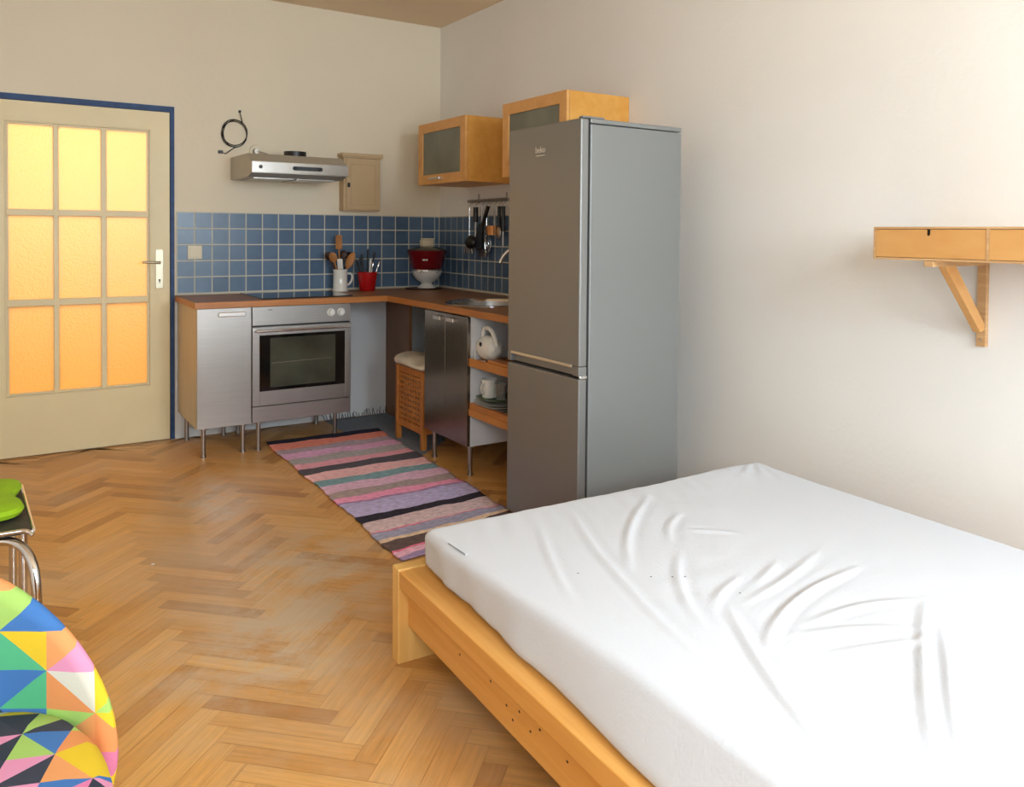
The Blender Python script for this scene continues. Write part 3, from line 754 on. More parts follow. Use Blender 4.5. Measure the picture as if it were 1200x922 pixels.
ws = thing('wall_outlet', 'round cream outlet with a plugged cable, on the wall above the hood', 'outlet', (-1.328, 0, 1.80))
B().lathe([(0, .008), (.04, .008), (.043, .0), (.0, 0)], (-1.325, -.0015, 1.802), 30, axis=(0, -1, 0)).build('plate', 'socket', ws, smooth=True)
B().cyl((-1.33, -.009, 1.800), (-1.33, -.045, 1.800), .02, .016, seg=20).tube([(-1.33, -.04, 1.80), (-1.30, -.055, 1.795), (-1.25, -.08, 1.772), (-1.235, -.1, 1.7545)], .004, smooth=2).build('plug', 'hood', ws, smooth=True)

cbl = thing('coiled_cable', 'loose black cable coiled up and hanging on the wall above the hood', 'cable', (-1.46, 0, 1.75))
pts = []
for k in range(55):
    t = .9 + k / 54 * (5.5 * PI - .9)
    r = .074 + .006 * math.sin(k * .4)
    pts.append((-1.462 + r * 1.05 * math.cos(t) + .004 * math.sin(k * .3), -.010 - .004 * (k % 2), 1.908 + r * 1.12 * math.sin(t)))
pts = [(-1.43, -.012, 2.045), (-1.425, -.012, 2.03), (-1.415, -.012, 1.99)] + pts + [(-1.45, -.014, 1.825), (-1.49, -.014, 1.795), (-1.515, -.012, 1.775), (-1.53, -.012, 1.78)]
B().tube(pts, .0030, seg=8).build('wire', 'rubber', cbl, smooth=True)
B().box((-1.56, -.022, 1.776), (-1.533, -.004, 1.794), .002).build('connector', 'black', cbl)
B().box((-1.436, -.02, 2.042), (-1.422, -.003, 2.056), .002).build('connector', 'black', cbl)

mb = thing('meter_box', 'small beige wooden box with a panelled door, fixed on the wall above the tiles', 'box', (-.64, -.05, 1.43))
B().box((-.768, -.0, 1.432), (-.505, -.085, 1.80)).build('case', 'box_paint', mb)
B().box((-.783, 0, 1.80), (-.488, -.105, 1.822), .004).box((-.776, 0, 1.79), (-.497, -.098, 1.801), .003).build('cornice', 'box_paint', mb)
md = B().box((-.752, -.085, 1.440), (-.512, -.097, 1.786), .002).build('door', 'box_paint', mb)
B().box((-.722, -.0968, 1.476), (-.715, -.1005, 1.752), .001).box((-.548, -.0968, 1.476), (-.541, -.1005, 1.752), .001).box((-.722, -.0968, 1.476), (-.541, -.1005, 1.483), .001).box((-.722, -.0968, 1.745), (-.541, -.1005, 1.752), .001).build('panel_molding', 'box_paint', md)
B().box((-.745, -.097, 1.590), (-.729, -.108, 1.620), .002).build('latch', 'black', md)

so = thing('wall_socket', 'square cream electrical socket on the blue tiles at the left', 'socket', (-1.698, 0, 1.11))
B().box((-1.741, -.0065, 1.110), (-1.656, -.015, 1.194), .003).build('plate', 'socket', so)
B().box((-1.730, -.015, 1.121), (-1.667, -.019, 1.183), .002).build('cover', 'socket', so)

# ------------------------------------------------------------------ things on the worktop
CZ = WT1
mu = thing('utensil_mug', 'tall white mug holding wooden spoons, on the worktop beside the hob', 'mug', (-.80, -.115, CZ))
mx0, my0 = -.80, -.115
B().lathe([(0, 0), (.052, 0), (.053, .012), (.048, .02), (.046, .13), (.049, .14), (.049, .147), (.044, .147), (.042, .02), (0, .015)], (mx0, my0, CZ + .0005), 40).build('body', 'white_cer', mu, smooth=True)
B().tube([(mx0 + .045, my0, CZ + .118), (mx0 + .08, my0, CZ + .118), (mx0 + .086, my0, CZ + .085), (mx0 + .07, my0, CZ + .05), (mx0 + .045, my0, CZ + .038)], .008, smooth=2, seg=12).build('handle', 'white_cer', mu, smooth=True)
def utensil(name, label, base, tip, m, head='spoon', hm_=None, w=.026, l=.07, group=None, r=.006):
    base, tip = Vector(base), Vector(tip)
    d_ = (tip - base).normalized()
    t = thing(name, label, 'utensil', tuple(base), group=group)
    B().tube([base, base.lerp(tip, .5), tip], r, seg=10).build('handle', m, t, smooth=True)
    side_ = Vector((.83, -.55, 0)); nrm = d_.cross(side_).normalized(); side_ = nrm.cross(d_).normalized()
    b = B()
    R = Matrix((( side_.x, nrm.x, d_.x, 0), (side_.y, nrm.y, d_.y, 0), (side_.z, nrm.z, d_.z, 0), (0, 0, 0, 1)))
    if head == 'spoon':
        b.sph((0, 0, 0), 1, (w, .008, l / 2), 20)
    elif head == 'flat':
        b.box((-w, -.003, -l / 2), (w, .003, l / 2), .0028)
    elif head == 'thin':
        b.sph((0, 0, 0), 1, (w * .6, .005, l / 2), 14)
    b.xf(Matrix.Translation(tip + d_ * l * .42) @ R)
    b.build('head', hm_ or m, t, smooth=True)
    return t
MZ = CZ + .02
utensil('wooden_spoon', 'tall flat wooden spatula standing upright in the white mug', (mx0, my0 + .005, MZ), (mx0 - .002, my0 + .02, CZ + .29), 'wood_spoon', 'flat', None, .022, .095)
utensil('wooden_spoon', 'round orange wooden spoon leaning left in the white mug', (mx0 + .01, my0, MZ), (mx0 - .045, my0 - .01, CZ + .20), 'wood_spoon', 'spoon', None, .028, .07)
utensil('wooden_spoon', 'dark wooden spoon at the far left of the white mug', (mx0 + .015, my0 + .01, MZ), (mx0 - .062, my0 + .02, CZ + .21), 'dark_wood', 'spoon', None, .026, .065)
utensil('wooden_spoon', 'brown wooden paddle leaning right in the white mug', (mx0 - .015, my0, MZ), (mx0 + .045, my0 - .01, CZ + .16), 'wood_spoon', 'spoon', None, .028, .12)
utensil('spatula', 'yellow handled spatula with a pale blade at the front of the white mug', (mx0 + .004, my0 - .02, MZ), (mx0 - .012, my0 - .035, CZ + .155), 'yellow', 'flat', 'white_cer', .018, .07)
utensil('ladle', 'dark ladle rising behind the spoons in the white mug', (mx0 + .005, my0 + .015, MZ), (mx0 + .03, my0 + .03, CZ + .22), 'dark_wood', 'spoon', None, .026, .06)
utensil('ladle', 'black slotted ladle at the far right of the white mug', (mx0 - .005, my0 + .02, MZ), (mx0 + .065, my0 + .03, CZ + .215), 'black', 'spoon', None, .03, .055)
rx0, ry0 = -.622, -.15
o = B().lathe([(0, 0), (.048, 0), (.052, .004), (.068, .12), (.069, .127), (.064, .127), (.05, .01), (0, .008)], (rx0, ry0, CZ + .0005), 40).build('cutlery_cup', 'red', smooth=True)
tag(o, 'glossy red cup full of cutlery, right of the white mug', 'cup')
cut = [('black handled knife tilted left in the red cup', (-.045, .0), .075, 'black'), ('dark fork at the left rim of the red cup', (-.062, .01), .06, 'black'), ('black knife handle standing at the middle of the red cup', (.005, .0), .13, 'black'),
       ('pale bladed knife at the front of the red cup', (.012, -.02), .06, 'white_pl'), ('black handled fork tilted right in the red cup', (.045, .0), .11, 'black'), ('silver fork at the far right of the red cup', (.075, .005), .045, 'chrome'),
       ('short black handle behind the others in the red cup', (-.025, .03), .095, 'black'), ('silver spoon leaning right in the red cup', (.03, -.01), .04, 'chrome'),
       ('low dark handle between the left fork and the tilted knife in the red cup', (-.05, .025), .045, 'black'), ('stubby black handle at the back centre of the red cup', (.018, .035), .10, 'black')]
for i, (l, (dx, dy), h, m) in enumerate(cut):
    bx = (rx0 + dx * .35, ry0 + dy * .6, CZ + .012)
    utensil('cutlery', l, bx, (rx0 + dx, ry0 + dy, CZ + .11 + h), m, 'thin', m, .014, .05, 'cutlery in the red cup', .0055)
bx0, by0 = -.185, -.17
o = B().lathe([(0, 0), (.125, 0), (.128, .004), (.125, .008), (0, .008)], (bx0 - .03, by0 - .01, CZ + .0004), 40).build('trivet', 'dark_wood', smooth=True)
tag(o, 'flat dark round board under the white footed bowl', 'board')
bz = CZ + .009
o = B().lathe([(0, 0), (.066, 0), (.066, .006), (.05, .018), (.038, .028), (.042, .036), (.075, .055), (.1, .09), (.108, .122), (.103, .122), (.095, .09), (.07, .06), (0, .045)], (bx0, by0, bz), 48).build('footed_bowl', 'white_cer', smooth=True)
tag(o, 'white ceramic footed bowl standing in the worktop corner', 'bowl')
bs = thing('colander', 'wire strainer resting in the white footed bowl, under the red one', 'strainer', (bx0, by0, bz + .1225))
B().lathe([(.098, .0), (.114, .0), (.114, .006), (.11, .010), (.098, .006), (.098, 0)], (bx0, by0, bz + .1225), 44).build('rim', 'chrome', bs, smooth=True)
B().tube([(bx0 - .08, by0 - .085, bz + .125), (bx0 - .10, by0 - .10, bz + .105), (bx0 - .075, by0 - .108, bz + .115)], .003, smooth=2).build('hook', 'chrome', bs, smooth=True)
B().tube([(bx0 + .0, by0 - .112, bz + .128), (bx0 + .015, by0 - .125, bz + .105), (bx0 + .035, by0 - .118, bz + .122)], .003, smooth=2).build('hook', 'chrome', bs, smooth=True)
rb = thing('mixing_bowl', 'dark red mixing bowl stacked on top of the white footed bowl', 'bowl', (bx0, by0, bz + .135))
rz = bz + .134
B().lathe([(0, 0), (.102, 0), (.106, .006), (.135, .118), (.140, .126), (.136, .13), (.13, .12), (.1, .012), (0, .01)], (bx0, by0, rz), 52).build('bowl_body', 'dark_red', rb, smooth=True)
mk = B()
for k, (h, w_) in enumerate(((.012, .006), (.012, .006), (.009, .005), (.012, .006))):
    a = math.radians(232 + k * 4.2); r = .1235
    c = Vector((bx0 + r * math.cos(a), by0 + r * math.sin(a), rz + .066))
    mk.box((-.003, -w_ / 2, -h / 2), (.003, w_ / 2, h / 2), M4=Matrix.Translation(c) @ Matrix.Rotation(a, 4, 'Z') @ Matrix.Rotation(-.2, 4, 'Y'))
mk.build('white_mark', 'white_pl', rb)
ld = thing('bowl_lid', 'shallow glass lid with steel edge covering the dark red bowl', 'lid', (bx0, by0, rz + .13))
B().lathe([(.132, .0), (.134, .004), (.11, .018), (.06, .028), (0, .03), (0, .026), (.06, .023), (.11, .012), (.128, 0)], (bx0, by0, rz + .1305), 44).build('lid_dome', 'oven_in', ld, smooth=True)
o = B().box((bx0 - .045, by0 - .035, rz + .159), (bx0 + .04, by0 + .03, rz + .205), .008).box((bx0 - .038, by0 - .04, rz + .205), (bx0 + .045, by0 + .028, rz + .215), .004).build('plastic_tub', 'socket', smooth=True)
tag(o, 'small cream plastic tub on top of the red bowl lid', 'tub')

# ------------------------------------------------------------------ utensil rail on the right wall
rl = thing('utensil_rail', 'thin metal utensil rail fixed on the right wall under the wall cabinet', 'rail', (-.03, -.8, 1.5))
B().tube([(-.035, -.50, 1.503), (-.035, -1.02, 1.503)], .0095, seg=14).build('bar', 'steel', rl, smooth=True)
B().cyl((-.002, -.59, 1.503), (-.035, -.59, 1.503), .005).box((-.001, -.583, 1.49), (-.006, -.597, 1.552), .001).build('bracket', 'steel', rl)
B().cyl((-.002, -.95, 1.503), (-.035, -.95, 1.503), .005).box((-.001, -.943, 1.49), (-.006, -.957, 1.552), .001).build('bracket', 'steel', rl)
def hang(name, label, y, m, parts, group='utensils hanging from the rail'):
    t = thing(name, label, 'utensil', (-.045, y, 1.50), group=group)
    B().tube([(-.035, y, 1.515), (-.027, y, 1.512), (-.025, y, 1.50), (-.032, y, 1.485), (-.05, y, 1.475), (-.052, y, 1.462), (-.043, y, 1.455)], .0018, seg=6, smooth=2).build('hook', 'steel', t, smooth=True)
    for nm, b, mm in parts: b.build(nm, mm, t, smooth=True)
    return t
def hz(y, z0, z1, r=.006, dy=0): return B().tube([(-.05, y, z1), (-.05, y + dy, z0)], r * 1.3, seg=10)
hang('masher', 'wire masher with zigzag foot, at the left end of the rail', -.545, 'chrome', [('handle', hz(-.545, 1.24, 1.46, .004), 'chrome'),
     ('zigzag', B().tube([(-.05, -.59 + .018 * k, 1.22 if k % 2 else 1.15) for k in range(7)], .005, seg=8), 'chrome')])
hang('ladle', 'black ladle with steel collar, second on the rail from the corner', -.63, 'black', [('handle', hz(-.63, 1.36, 1.46, .013), 'black'), ('shaft', hz(-.63, 1.24, 1.36, .006), 'steel'), ('bowl', B().sph((-.075, -.615, 1.225), .058, (.6, 1, .8)), 'black')])
hang('slotted_turner', 'steel slotted turner hanging between the black ladle and spatula', -.715, 'steel', [('handle', hz(-.715, 1.25, 1.46, .005), 'steel'), ('blade', B().box((-.047, -.675, 1.13), (-.053, -.765, 1.25), .002), 'steel'), ('slot', B().box((-.0532, -.69, 1.15), (-.0538, -.697, 1.22)).box((-.0532, -.712, 1.15), (-.0538, -.719, 1.22)).box((-.0532, -.735, 1.15), (-.0538, -.742, 1.22)), 'black')])
hang('spatula', 'large black spatula hanging tilted in the middle of the rail', -.82, 'black', [('handle', B().tube([(-.065, -.82, 1.46), (-.07, -.745, 1.32)], .013, seg=12), 'black'), ('blade', B().prism([(-.775, 1.35), (-.72, 1.35), (-.65, 1.20), (-.70, 1.175), (-.755, 1.19)], -.078, -.066, 0), 'black')])
hang('measuring_cup', 'small shiny copper-toned measuring cup hanging on the rail', -.875, 'steel', [('handle', hz(-.875, 1.33, 1.46, .004), 'steel'), ('cup', B().lathe([(0, 0), (.046, 0), (.054, .06), (.052, .06), (.044, .003), (0, .003)], (-.066, -.885, 1.275), 28), 'copper')])
hang('whisk', 'steel balloon whisk hanging behind the black spatula', -.775, 'steel', [('handle', hz(-.775, 1.33, 1.46, .006), 'chrome')] + [('wire_loop', B().tube([(-.045, -.775, 1.33), (-.040 - .014 * math.cos(a), -.775 + .03 * math.sin(a), 1.25), (-.040 - .016 * math.cos(a), -.775 + .036 * math.sin(a), 1.19), (-.045, -.775, 1.15), (-.040 + .016 * math.cos(a), -.775 - .036 * math.sin(a), 1.19), (-.040 + .014 * math.cos(a), -.775 - .03 * math.sin(a), 1.25), (-.045, -.775, 1.33)], .0015, smooth=2, seg=6), 'chrome') for a in (.4, 1.3, 2.2)])
hang('serving_spoon', 'black serving spoon on the rail close to the fridge', -.935, 'black', [('handle', hz(-.935, 1.33, 1.46, .009), 'black'), ('spoon_bowl', B().sph((-.055, -.935, 1.29), .03, (.3, 1, 1.4)), 'steel')])
hang('serving_fork', 'dark serving fork, last on the rail before the fridge', -.985, 'black', [('handle', hz(-.985, 1.30, 1.46, .010), 'black'), ('shaft', hz(-.985, 1.20, 1.31, .004), 'steel')])

# ------------------------------------------------------------------ rag rugs
def stripes():
    m = bpy.data.materials.new('striped_rag_weave'); m.use_nodes = True
    nt = m.node_tree; N = nt.nodes; L = nt.links; b = N['Principled BSDF']; b.inputs['Roughness'].default_value = .95; b.inputs['Specular IOR Level'].default_value = .15
    uv = N.new('ShaderNodeUVMap'); uv.uv_map = 'along'
    sep = N.new('ShaderNodeSeparateXYZ'); L.new(uv.outputs['UV'], sep.inputs[0])
    mp = N.new('ShaderNodeMapping'); mp.inputs['Scale'].default_value = (5, 14, 1); L.new(uv.outputs['UV'], mp.inputs['Vector'])
    n = N.new('ShaderNodeTexNoise'); n.inputs['Scale'].default_value = 1; n.inputs['Detail'].default_value = 3; L.new(mp.outputs['Vector'], n.inputs['Vector'])
    ms = N.new('ShaderNodeMath'); ms.operation = 'MULTIPLY_ADD'; ms.inputs[1].default_value = .035; ms.inputs[2].default_value = -.0175; L.new(n.outputs['Fac'], ms.inputs[0])
    ad = N.new('ShaderNodeMath'); ad.operation = 'ADD'; L.new(sep.outputs['Y'], ad.inputs[0]); L.new(ms.outputs[0], ad.inputs[1])
    r = N.new('ShaderNodeValToRGB'); r.color_ramp.interpolation = 'CONSTANT'; L.new(ad.outputs[0], r.inputs['Fac'])
    # fraction along the rug (0 = far end) : colour
    T = 2.06
    st = [(0, (48, 46, 60)), (.085, (222, 138, 122)), (.235, (140, 118, 132)), (.335, (206, 140, 186)), (.46, (138, 132, 132)), (.585, (218, 130, 150)),
          (.69, (84, 80, 86)), (.80, (222, 158, 160)), (.955, (66, 116, 124)), (1.05, (198, 150, 180)), (1.19, (124, 104, 100)), (1.285, (216, 112, 156)), (1.365, (120, 80, 130)), (1.385, (146, 136, 184)),
          (1.555, (48, 44, 54)), (1.635, (178, 150, 152)), (1.755, (204, 60, 92)), (1.77, (114, 116, 146)), (1.85, (204, 170, 130)), (1.875, (94, 78, 76)), (1.965, (204, 60, 100)), (1.98, (206, 142, 172)), (2.03, (120, 96, 150))]
    cr = r.color_ramp
    cr.elements[0].position = 0; cr.elements[0].color = lin(st[0][1]); cr.elements[1].position = st[1][0] / T; cr.elements[1].color = lin(st[1][1])
    for p, c in st[2:]:
        e = cr.elements.new(p / T); e.color = lin(c if max(c) < 110 else tuple(v * .66 + w_ * .34 for v, w_ in zip(c, (214, 200, 202))))
    mp2 = N.new('ShaderNodeMapping'); mp2.inputs['Scale'].default_value = (30, 150, 1); L.new(uv.outputs['UV'], mp2.inputs['Vector'])
    n2 = N.new('ShaderNodeTexNoise'); n2.inputs['Scale'].default_value = 1; n2.inputs['Detail'].default_value = 4; L.new(mp2.outputs['Vector'], n2.inputs['Vector'])
    mr = N.new('ShaderNodeMapRange'); mr.inputs['From Min'].default_value = .3; mr.inputs['From Max'].default_value = .7; mr.inputs['To Min'].default_value = 1.05; mr.inputs['To Max'].default_value = 1.75; L.new(n2.outputs['Fac'], mr.inputs['Value'])
    mx = N.new('ShaderNodeMix'); mx.data_type = 'RGBA'; mx.blend_type = 'MULTIPLY'; mx.inputs[0].default_value = 1; L.new(r.outputs['Color'], mx.inputs[6]); L.new(mr.outputs['Result'], mx.inputs[7])
    L.new(mx.outputs[2], b.inputs['Base Color'])
    bp = N.new('ShaderNodeBump'); bp.inputs['Strength'].default_value = .7; bp.inputs['Distance'].default_value = .006; L.new(n2.outputs['Fac'], bp.inputs['Height']); L.new(bp.outputs['Normal'], b.inputs['Normal'])
    return m
M['stripes'] = stripes()
def rug(name, left, right, m, label, th=.008, nx=40, ny=150, z0=.001, T=2.06, wave=.003):
    # left/right: polylines of (x,y) from the far end to the near end
    def pl(P, t):
        P = [Vector((*p, 0)) for p in P]; f = t * (len(P) - 1); i = min(int(f), len(P) - 2); return P[i].lerp(P[i + 1], f - i)
    V = []; F = []; UV = []
    for s_ in (1, 0):
        for j in range(ny + 1):
            t = j / ny; a = pl(left, t); b = pl(right, t)
            jl = .003 * math.sin(j * .55) + .006 * math.sin(j * .11 + 2); jr = .003 * math.sin(j * .43 + 1) + .006 * math.sin(j * .17)
            for i in range(nx + 1):
                u = i / nx; p = a.lerp(b, u)
                p.x += jl * (1 - u) + jr * u
                z = z0 + (th + wave * (.5 + .5 * math.sin(t * 55 + u * 2)) + .3 * wave * math.sin(u * 17 + t * 30) if s_ else 0)
                V.append((p.x, p.y, z)); UV.append((u * .7, t))
    n = (nx + 1) * (ny + 1)
    for k in range(2):
        for j in range(ny):
            for i in range(nx):
                q = [k * n + j * (nx + 1) + i, k * n + j * (nx + 1) + i + 1, k * n + (j + 1) * (nx + 1) + i + 1, k * n + (j + 1) * (nx + 1) + i]
                F.append(q if k else q[::-1])
    for j in range(ny):
        for i in (0, nx):
            a = j * (nx + 1) + i; F.append([a, a + nx + 1, n + a + nx + 1, n + a])
    for i in range(nx):
        for j in (0, ny):
            a = j * (nx + 1) + i; F.append([a, a + 1, n + a + 1, n + a])
    o = mesh_obj(name, V, F, m)
    uvl = o.data.uv_layers.new(name='along')
    for lp in o.data.loops: uvl.data[lp.index].uv = UV[lp.vertex_index]
    bm = bmesh.new(); bm.from_mesh(o.data); bmesh.ops.recalc_face_normals(bm, faces=bm.faces[:]); bm.to_mesh(o.data); bm.free()
    tag(o, label, 'rug'); return o
r2 = rug('rag_rug', [(-.88, -.03), (-.87, -.6), (-.72, -1.18)], [(-.12, -.03), (-.2, -.45), (-.42, -.92)], 'rug2', 'dark slate-blue fringed rug lying in the corner under the hamper', .0022, 20, 40, .0006, wave=.0006)
fb = B()
for k in range(46):
    x = -.87 + k * .0163; l = .02 + random.random() * .035; a = random.uniform(-.5, .5)
    fb.tube([(x, -.035, .002), (x + a * .01, -.016, .003 + l * .35), (x + a * .03, -.012, .003 + l)], .0022, seg=5)
fr2 = fb.build('fringe', 'fringe', r2); fr2['kind'] = 'stuff'
rug('rag_rug', [(-1.378, -.42), (-1.39, -1.1), (-1.40, -1.75), (-1.43, -2.50)], [(-.668, -.445), (-.705, -1.1), (-.735, -1.75), (-.79, -2.44)], 'stripes', 'multicoloured striped rag rug with pink, grey and teal bands on the parquet', .006, 40, 220, .0045, wave=.003)

# ------------------------------------------------------------------ bed
TH = .0363
bd = thing('bed_frame', 'low light-wood double bed frame with wide ledge, in the right foreground', 'bed', (-1.7504, -3.1935, 0), -TH, local=True)
# local axes: x across the bed (0 = room side), y = -b (towards the camera)
BW, BL = 1.56, 2.10
for x0, x1 in ((0.0, .42), (BW - .42, BW)):
    B().box((x0, 0, 0), (x1, .048, .286), .0035).build('leg', 'birch_z', bd)
for sgn in (0, 1):
    fx = (lambda v: v) if sgn == 0 else (lambda v: BW - v)
    B().box((fx(.003), -BL, .2305), (fx(.135), -.0005, .2815), .003).build('side_ledge', 'birch_y', bd)
    B().box((fx(.032), -BL, .112), (fx(.052), -.0005, .2300), .001).build('side_rail', 'birch_y', bd)
B().box((.42, .005, .16), (BW - .42, .035, .28), .003).build('foot_rail', 'birch_x', bd)
for x0 in (0.0, BW - .3):
    B().box((x0, -BL, 0), (x0 + .3, -BL - .048, .286), .0035).build('leg', 'birch_z', bd)
B().box((.06, -.03, .14), (BW - .06, -BL + .03, .165)).build('slatted_base', 'birch_x', bd)
kn = B()
for x_, b_, z_ in ((.031, .52, .19), (.031, .60, .17), (.031, .66, .185), (.031, .63, .15), (.031, .71, .165), (.031, .75, .19), (.031, .86, .18), (.031, .35, .18)):
    B().sph((x_ + .0006, -b_, z_), .0035, (.25, 1.2, .8), 8).build('knot', 'dark_wood', bd)

WR = [[[0.491, 0.863], [0.362, 1.084], [0.281, 1.251], [0.208, 1.392]], [[0.94, 0.755], [0.744, 0.83], [0.548, 0.874]], [[0.945, 0.88], [0.723, 0.906], [0.531, 0.976], [0.423, 1.049]], [[0.794, 0.744], [0.653, 0.812]], [[0.644, 0.756], [0.517, 0.806], [0.45, 0.863]], [[0.941, 1.085], [0.777, 1.183], [0.512, 1.362], [0.319, 1.512]], [[0.855, 1.168], [0.733, 1.27], [0.555, 1.387], [0.414, 1.492]], [[0.909, 1.077], [0.757, 1.022], [0.582, 1.025]], [[0.778, 1.164], [0.661, 1.094], [0.518, 1.047]], [[0.751, 1.208], [0.609, 1.17], [0.501, 1.14]], [[0.583, 1.25], [0.458, 1.329], [0.344, 1.393]], [[0.549, 0.107], [0.429, 0.391], [0.365, 0.612], [0.297, 0.857], [0.265, 1.021]], [[0.846, 0.132], [0.641, 0.302], [0.514, 0.441], [0.426, 0.573]], [[0.614, 0.556], [0.516, 0.652], [0.418, 0.795], [0.374, 0.904]], [[0.382, 0.183], [0.258, 0.45], [0.176, 0.652]], [[0.832, 0.311], [0.719, 0.381], [0.638, 0.487]], [[0.744, 0.425], [0.859, 0.525]]]
HT = [.010, .006, .011, .006, .006, .011, .009, .007, .006, .006, .004, .006, .007, .006, .0045, .005, .004]
MTOP = .405
L0 = [(0.0, .074), (.03, .074), (.184, .060), (.332, .064), (.495, .056), (.605, .042), (.755, .043), (1.042, .022), (1.123, .020), (2.2, .02)]
TE = [(0.0, .068), (.184, .060), (.38, .070), (.69, .085), (.93, .095), (1.14, .095), (2.2, .09)]
def mdisp(V, c, n):
    V = V.copy(); a, b = V[:, 0].copy(), -V[:, 1].copy(); z = V[:, 2]
    top = np.clip((z - .33) / .06, 0, 1); inner = np.clip(np.minimum(np.minimum(a - .09, 1.47 - a), np.minimum(b - .04, 9)) / .09, 0, 1)
    H = np.zeros(len(V))
    for w_, h_ in zip(WR, HT):
        P = np.array(w_, float)
        # resample as a smooth polyline
        for _ in range(2):
            Q = [P[0]]
            for i in range(len(P) - 1): Q += [P[i] * .75 + P[i + 1] * .25, P[i] * .25 + P[i + 1] * .75]
            Q.append(P[-1]); P = np.array(Q)
        seg = np.linalg.norm(np.diff(P, axis=0), axis=1); cum = np.concatenate([[0], np.cumsum(seg)]) / seg.sum()
        best = np.full(len(V), 9.0); tt = np.zeros(len(V)); sd = np.ones(len(V))
        for i in range(len(P) - 1):
            A = P[i]; d_ = P[i + 1] - A; L2 = (d_ ** 2).sum()
            t = np.clip(((a - A[0]) * d_[0] + (b - A[1]) * d_[1]) / L2, 0, 1)
            qx, qy = a - (A[0] + t * d_[0]), b - (A[1] + t * d_[1]); ds = np.hypot(qx, qy)
            m_ = ds < best; best[m_] = ds[m_]; tt[m_] = (cum[i] + t * (cum[i + 1] - cum[i]))[m_]; sd[m_] = np.sign(qx * d_[1] - qy * d_[0])[m_]
        env = np.sin(np.clip(tt, .03, .97) * PI) ** .6
        H += .78 * h_ * env * (np.exp(-(best / np.where(sd > 0, .007, .019)) ** 2) - .3 * np.exp(-((best - .024) / .012) ** 2))
    rs = np.random.RandomState(3)
    for _ in range(26):
        th = rs.uniform(0, PI); f = rs.uniform(14, 70); ph = rs.uniform(0, 6.3); cx_, cy_ = rs.uniform(.2, 1.4), rs.uniform(.1, 1.6); sg = rs.uniform(.1, .3)
        H += (.017 / f) * np.sin((a * math.cos(th) + b * math.sin(th)) * f + ph + 1.5 * np.sin(a * 7 + b * 5)) * np.exp(-((a - cx_) ** 2 + (b - cy_) ** 2) / sg ** 2)
    # pleats running off the far edge and round the far right corner
    H += .0022 * np.sin(a * 95 + b * 30 + 2 * np.sin(a * 11)) * np.exp(-(b / .16) ** 2) * (.4 + .6 * np.sin(a * 5) ** 2)
    H += .004 * np.sin(np.arctan2(b + .02, 1.5 - a) * 22) * np.exp(-(((a - 1.42) ** 2 + (b - .05) ** 2) / .14 ** 2))
    V[:, 2] += H * top * (.25 + .75 * inner)
    # sides: room-side face follows the slumped lower hem and the upper edge
    f = np.clip((.76 - a) / .70, 0, 1)  # 1 near the room side
    k = np.clip((z - .28) / (.385 - .28), 0, 1)
    tgt = np.interp(b, [p[0] for p in L0], [p[1] for p in L0]) * (1 - k) + np.interp(b, [p[0] for p in TE], [p[1] for p in TE]) * k
    V[:, 0] += (tgt - .064) * np.clip((.3 - a) / .22, 0, 1)
    side_ = np.clip((.12 - a) / .04, 0, 1) * (1 - top * .7)
    V[:, 0] -= side_ * .0016 * (np.sin(b * 34 + z * 22) + .6 * np.sin(b * 71 - z * 45 + 1)) * np.exp(-((b - .2) / .45) ** 2)
    V[:, 0] -= side_ * .0015 * np.sin(b * 9 + z * 12)
    farside = np.clip((.05 - b) / .03, 0, 1)
    V[:, 1] += farside * .003 * np.sin(a * 30 + z * 18)
    V[:, 2] += .010 * np.exp(-(((a - 1.30) / .22) ** 2 + ((b - .03) / .16) ** 2)) * top
    return V
mt = thing('mattress', 'thick mattress under a creased white fitted sheet, on the wooden bed frame', 'mattress', (-1.7504, -3.1935, 0), -TH, local=True)
rounded_pad('sheet', (.064, -2.06, .2820), (1.492, -.012, MTOP), (.035, .035, .028), 'sheet', mt, nx=230, ny=300, nz=14, disp=mdisp, local=True)
B().prism([(.083, -.168), (.094, -.166), (.099, -.262), (.088, -.268)], .4035, .4062, 2).build('care_tag', 'sheet', mt)
B().tube([(.0825, -.170, .4068), (.0875, -.266, .4068)], .0008, seg=5).build('tag_stitch', 'thread', mt)
sp = B()
for a, b_ in ((.436, .641), (.484, .669), (.498, .684), (.513, .686), (.564, .829), (.285, .527)):
    sp.sph((a, -b_, MTOP + .0015), .0030, (1, .45, .3), 8)
sp.build('stain', 'thread', mt)

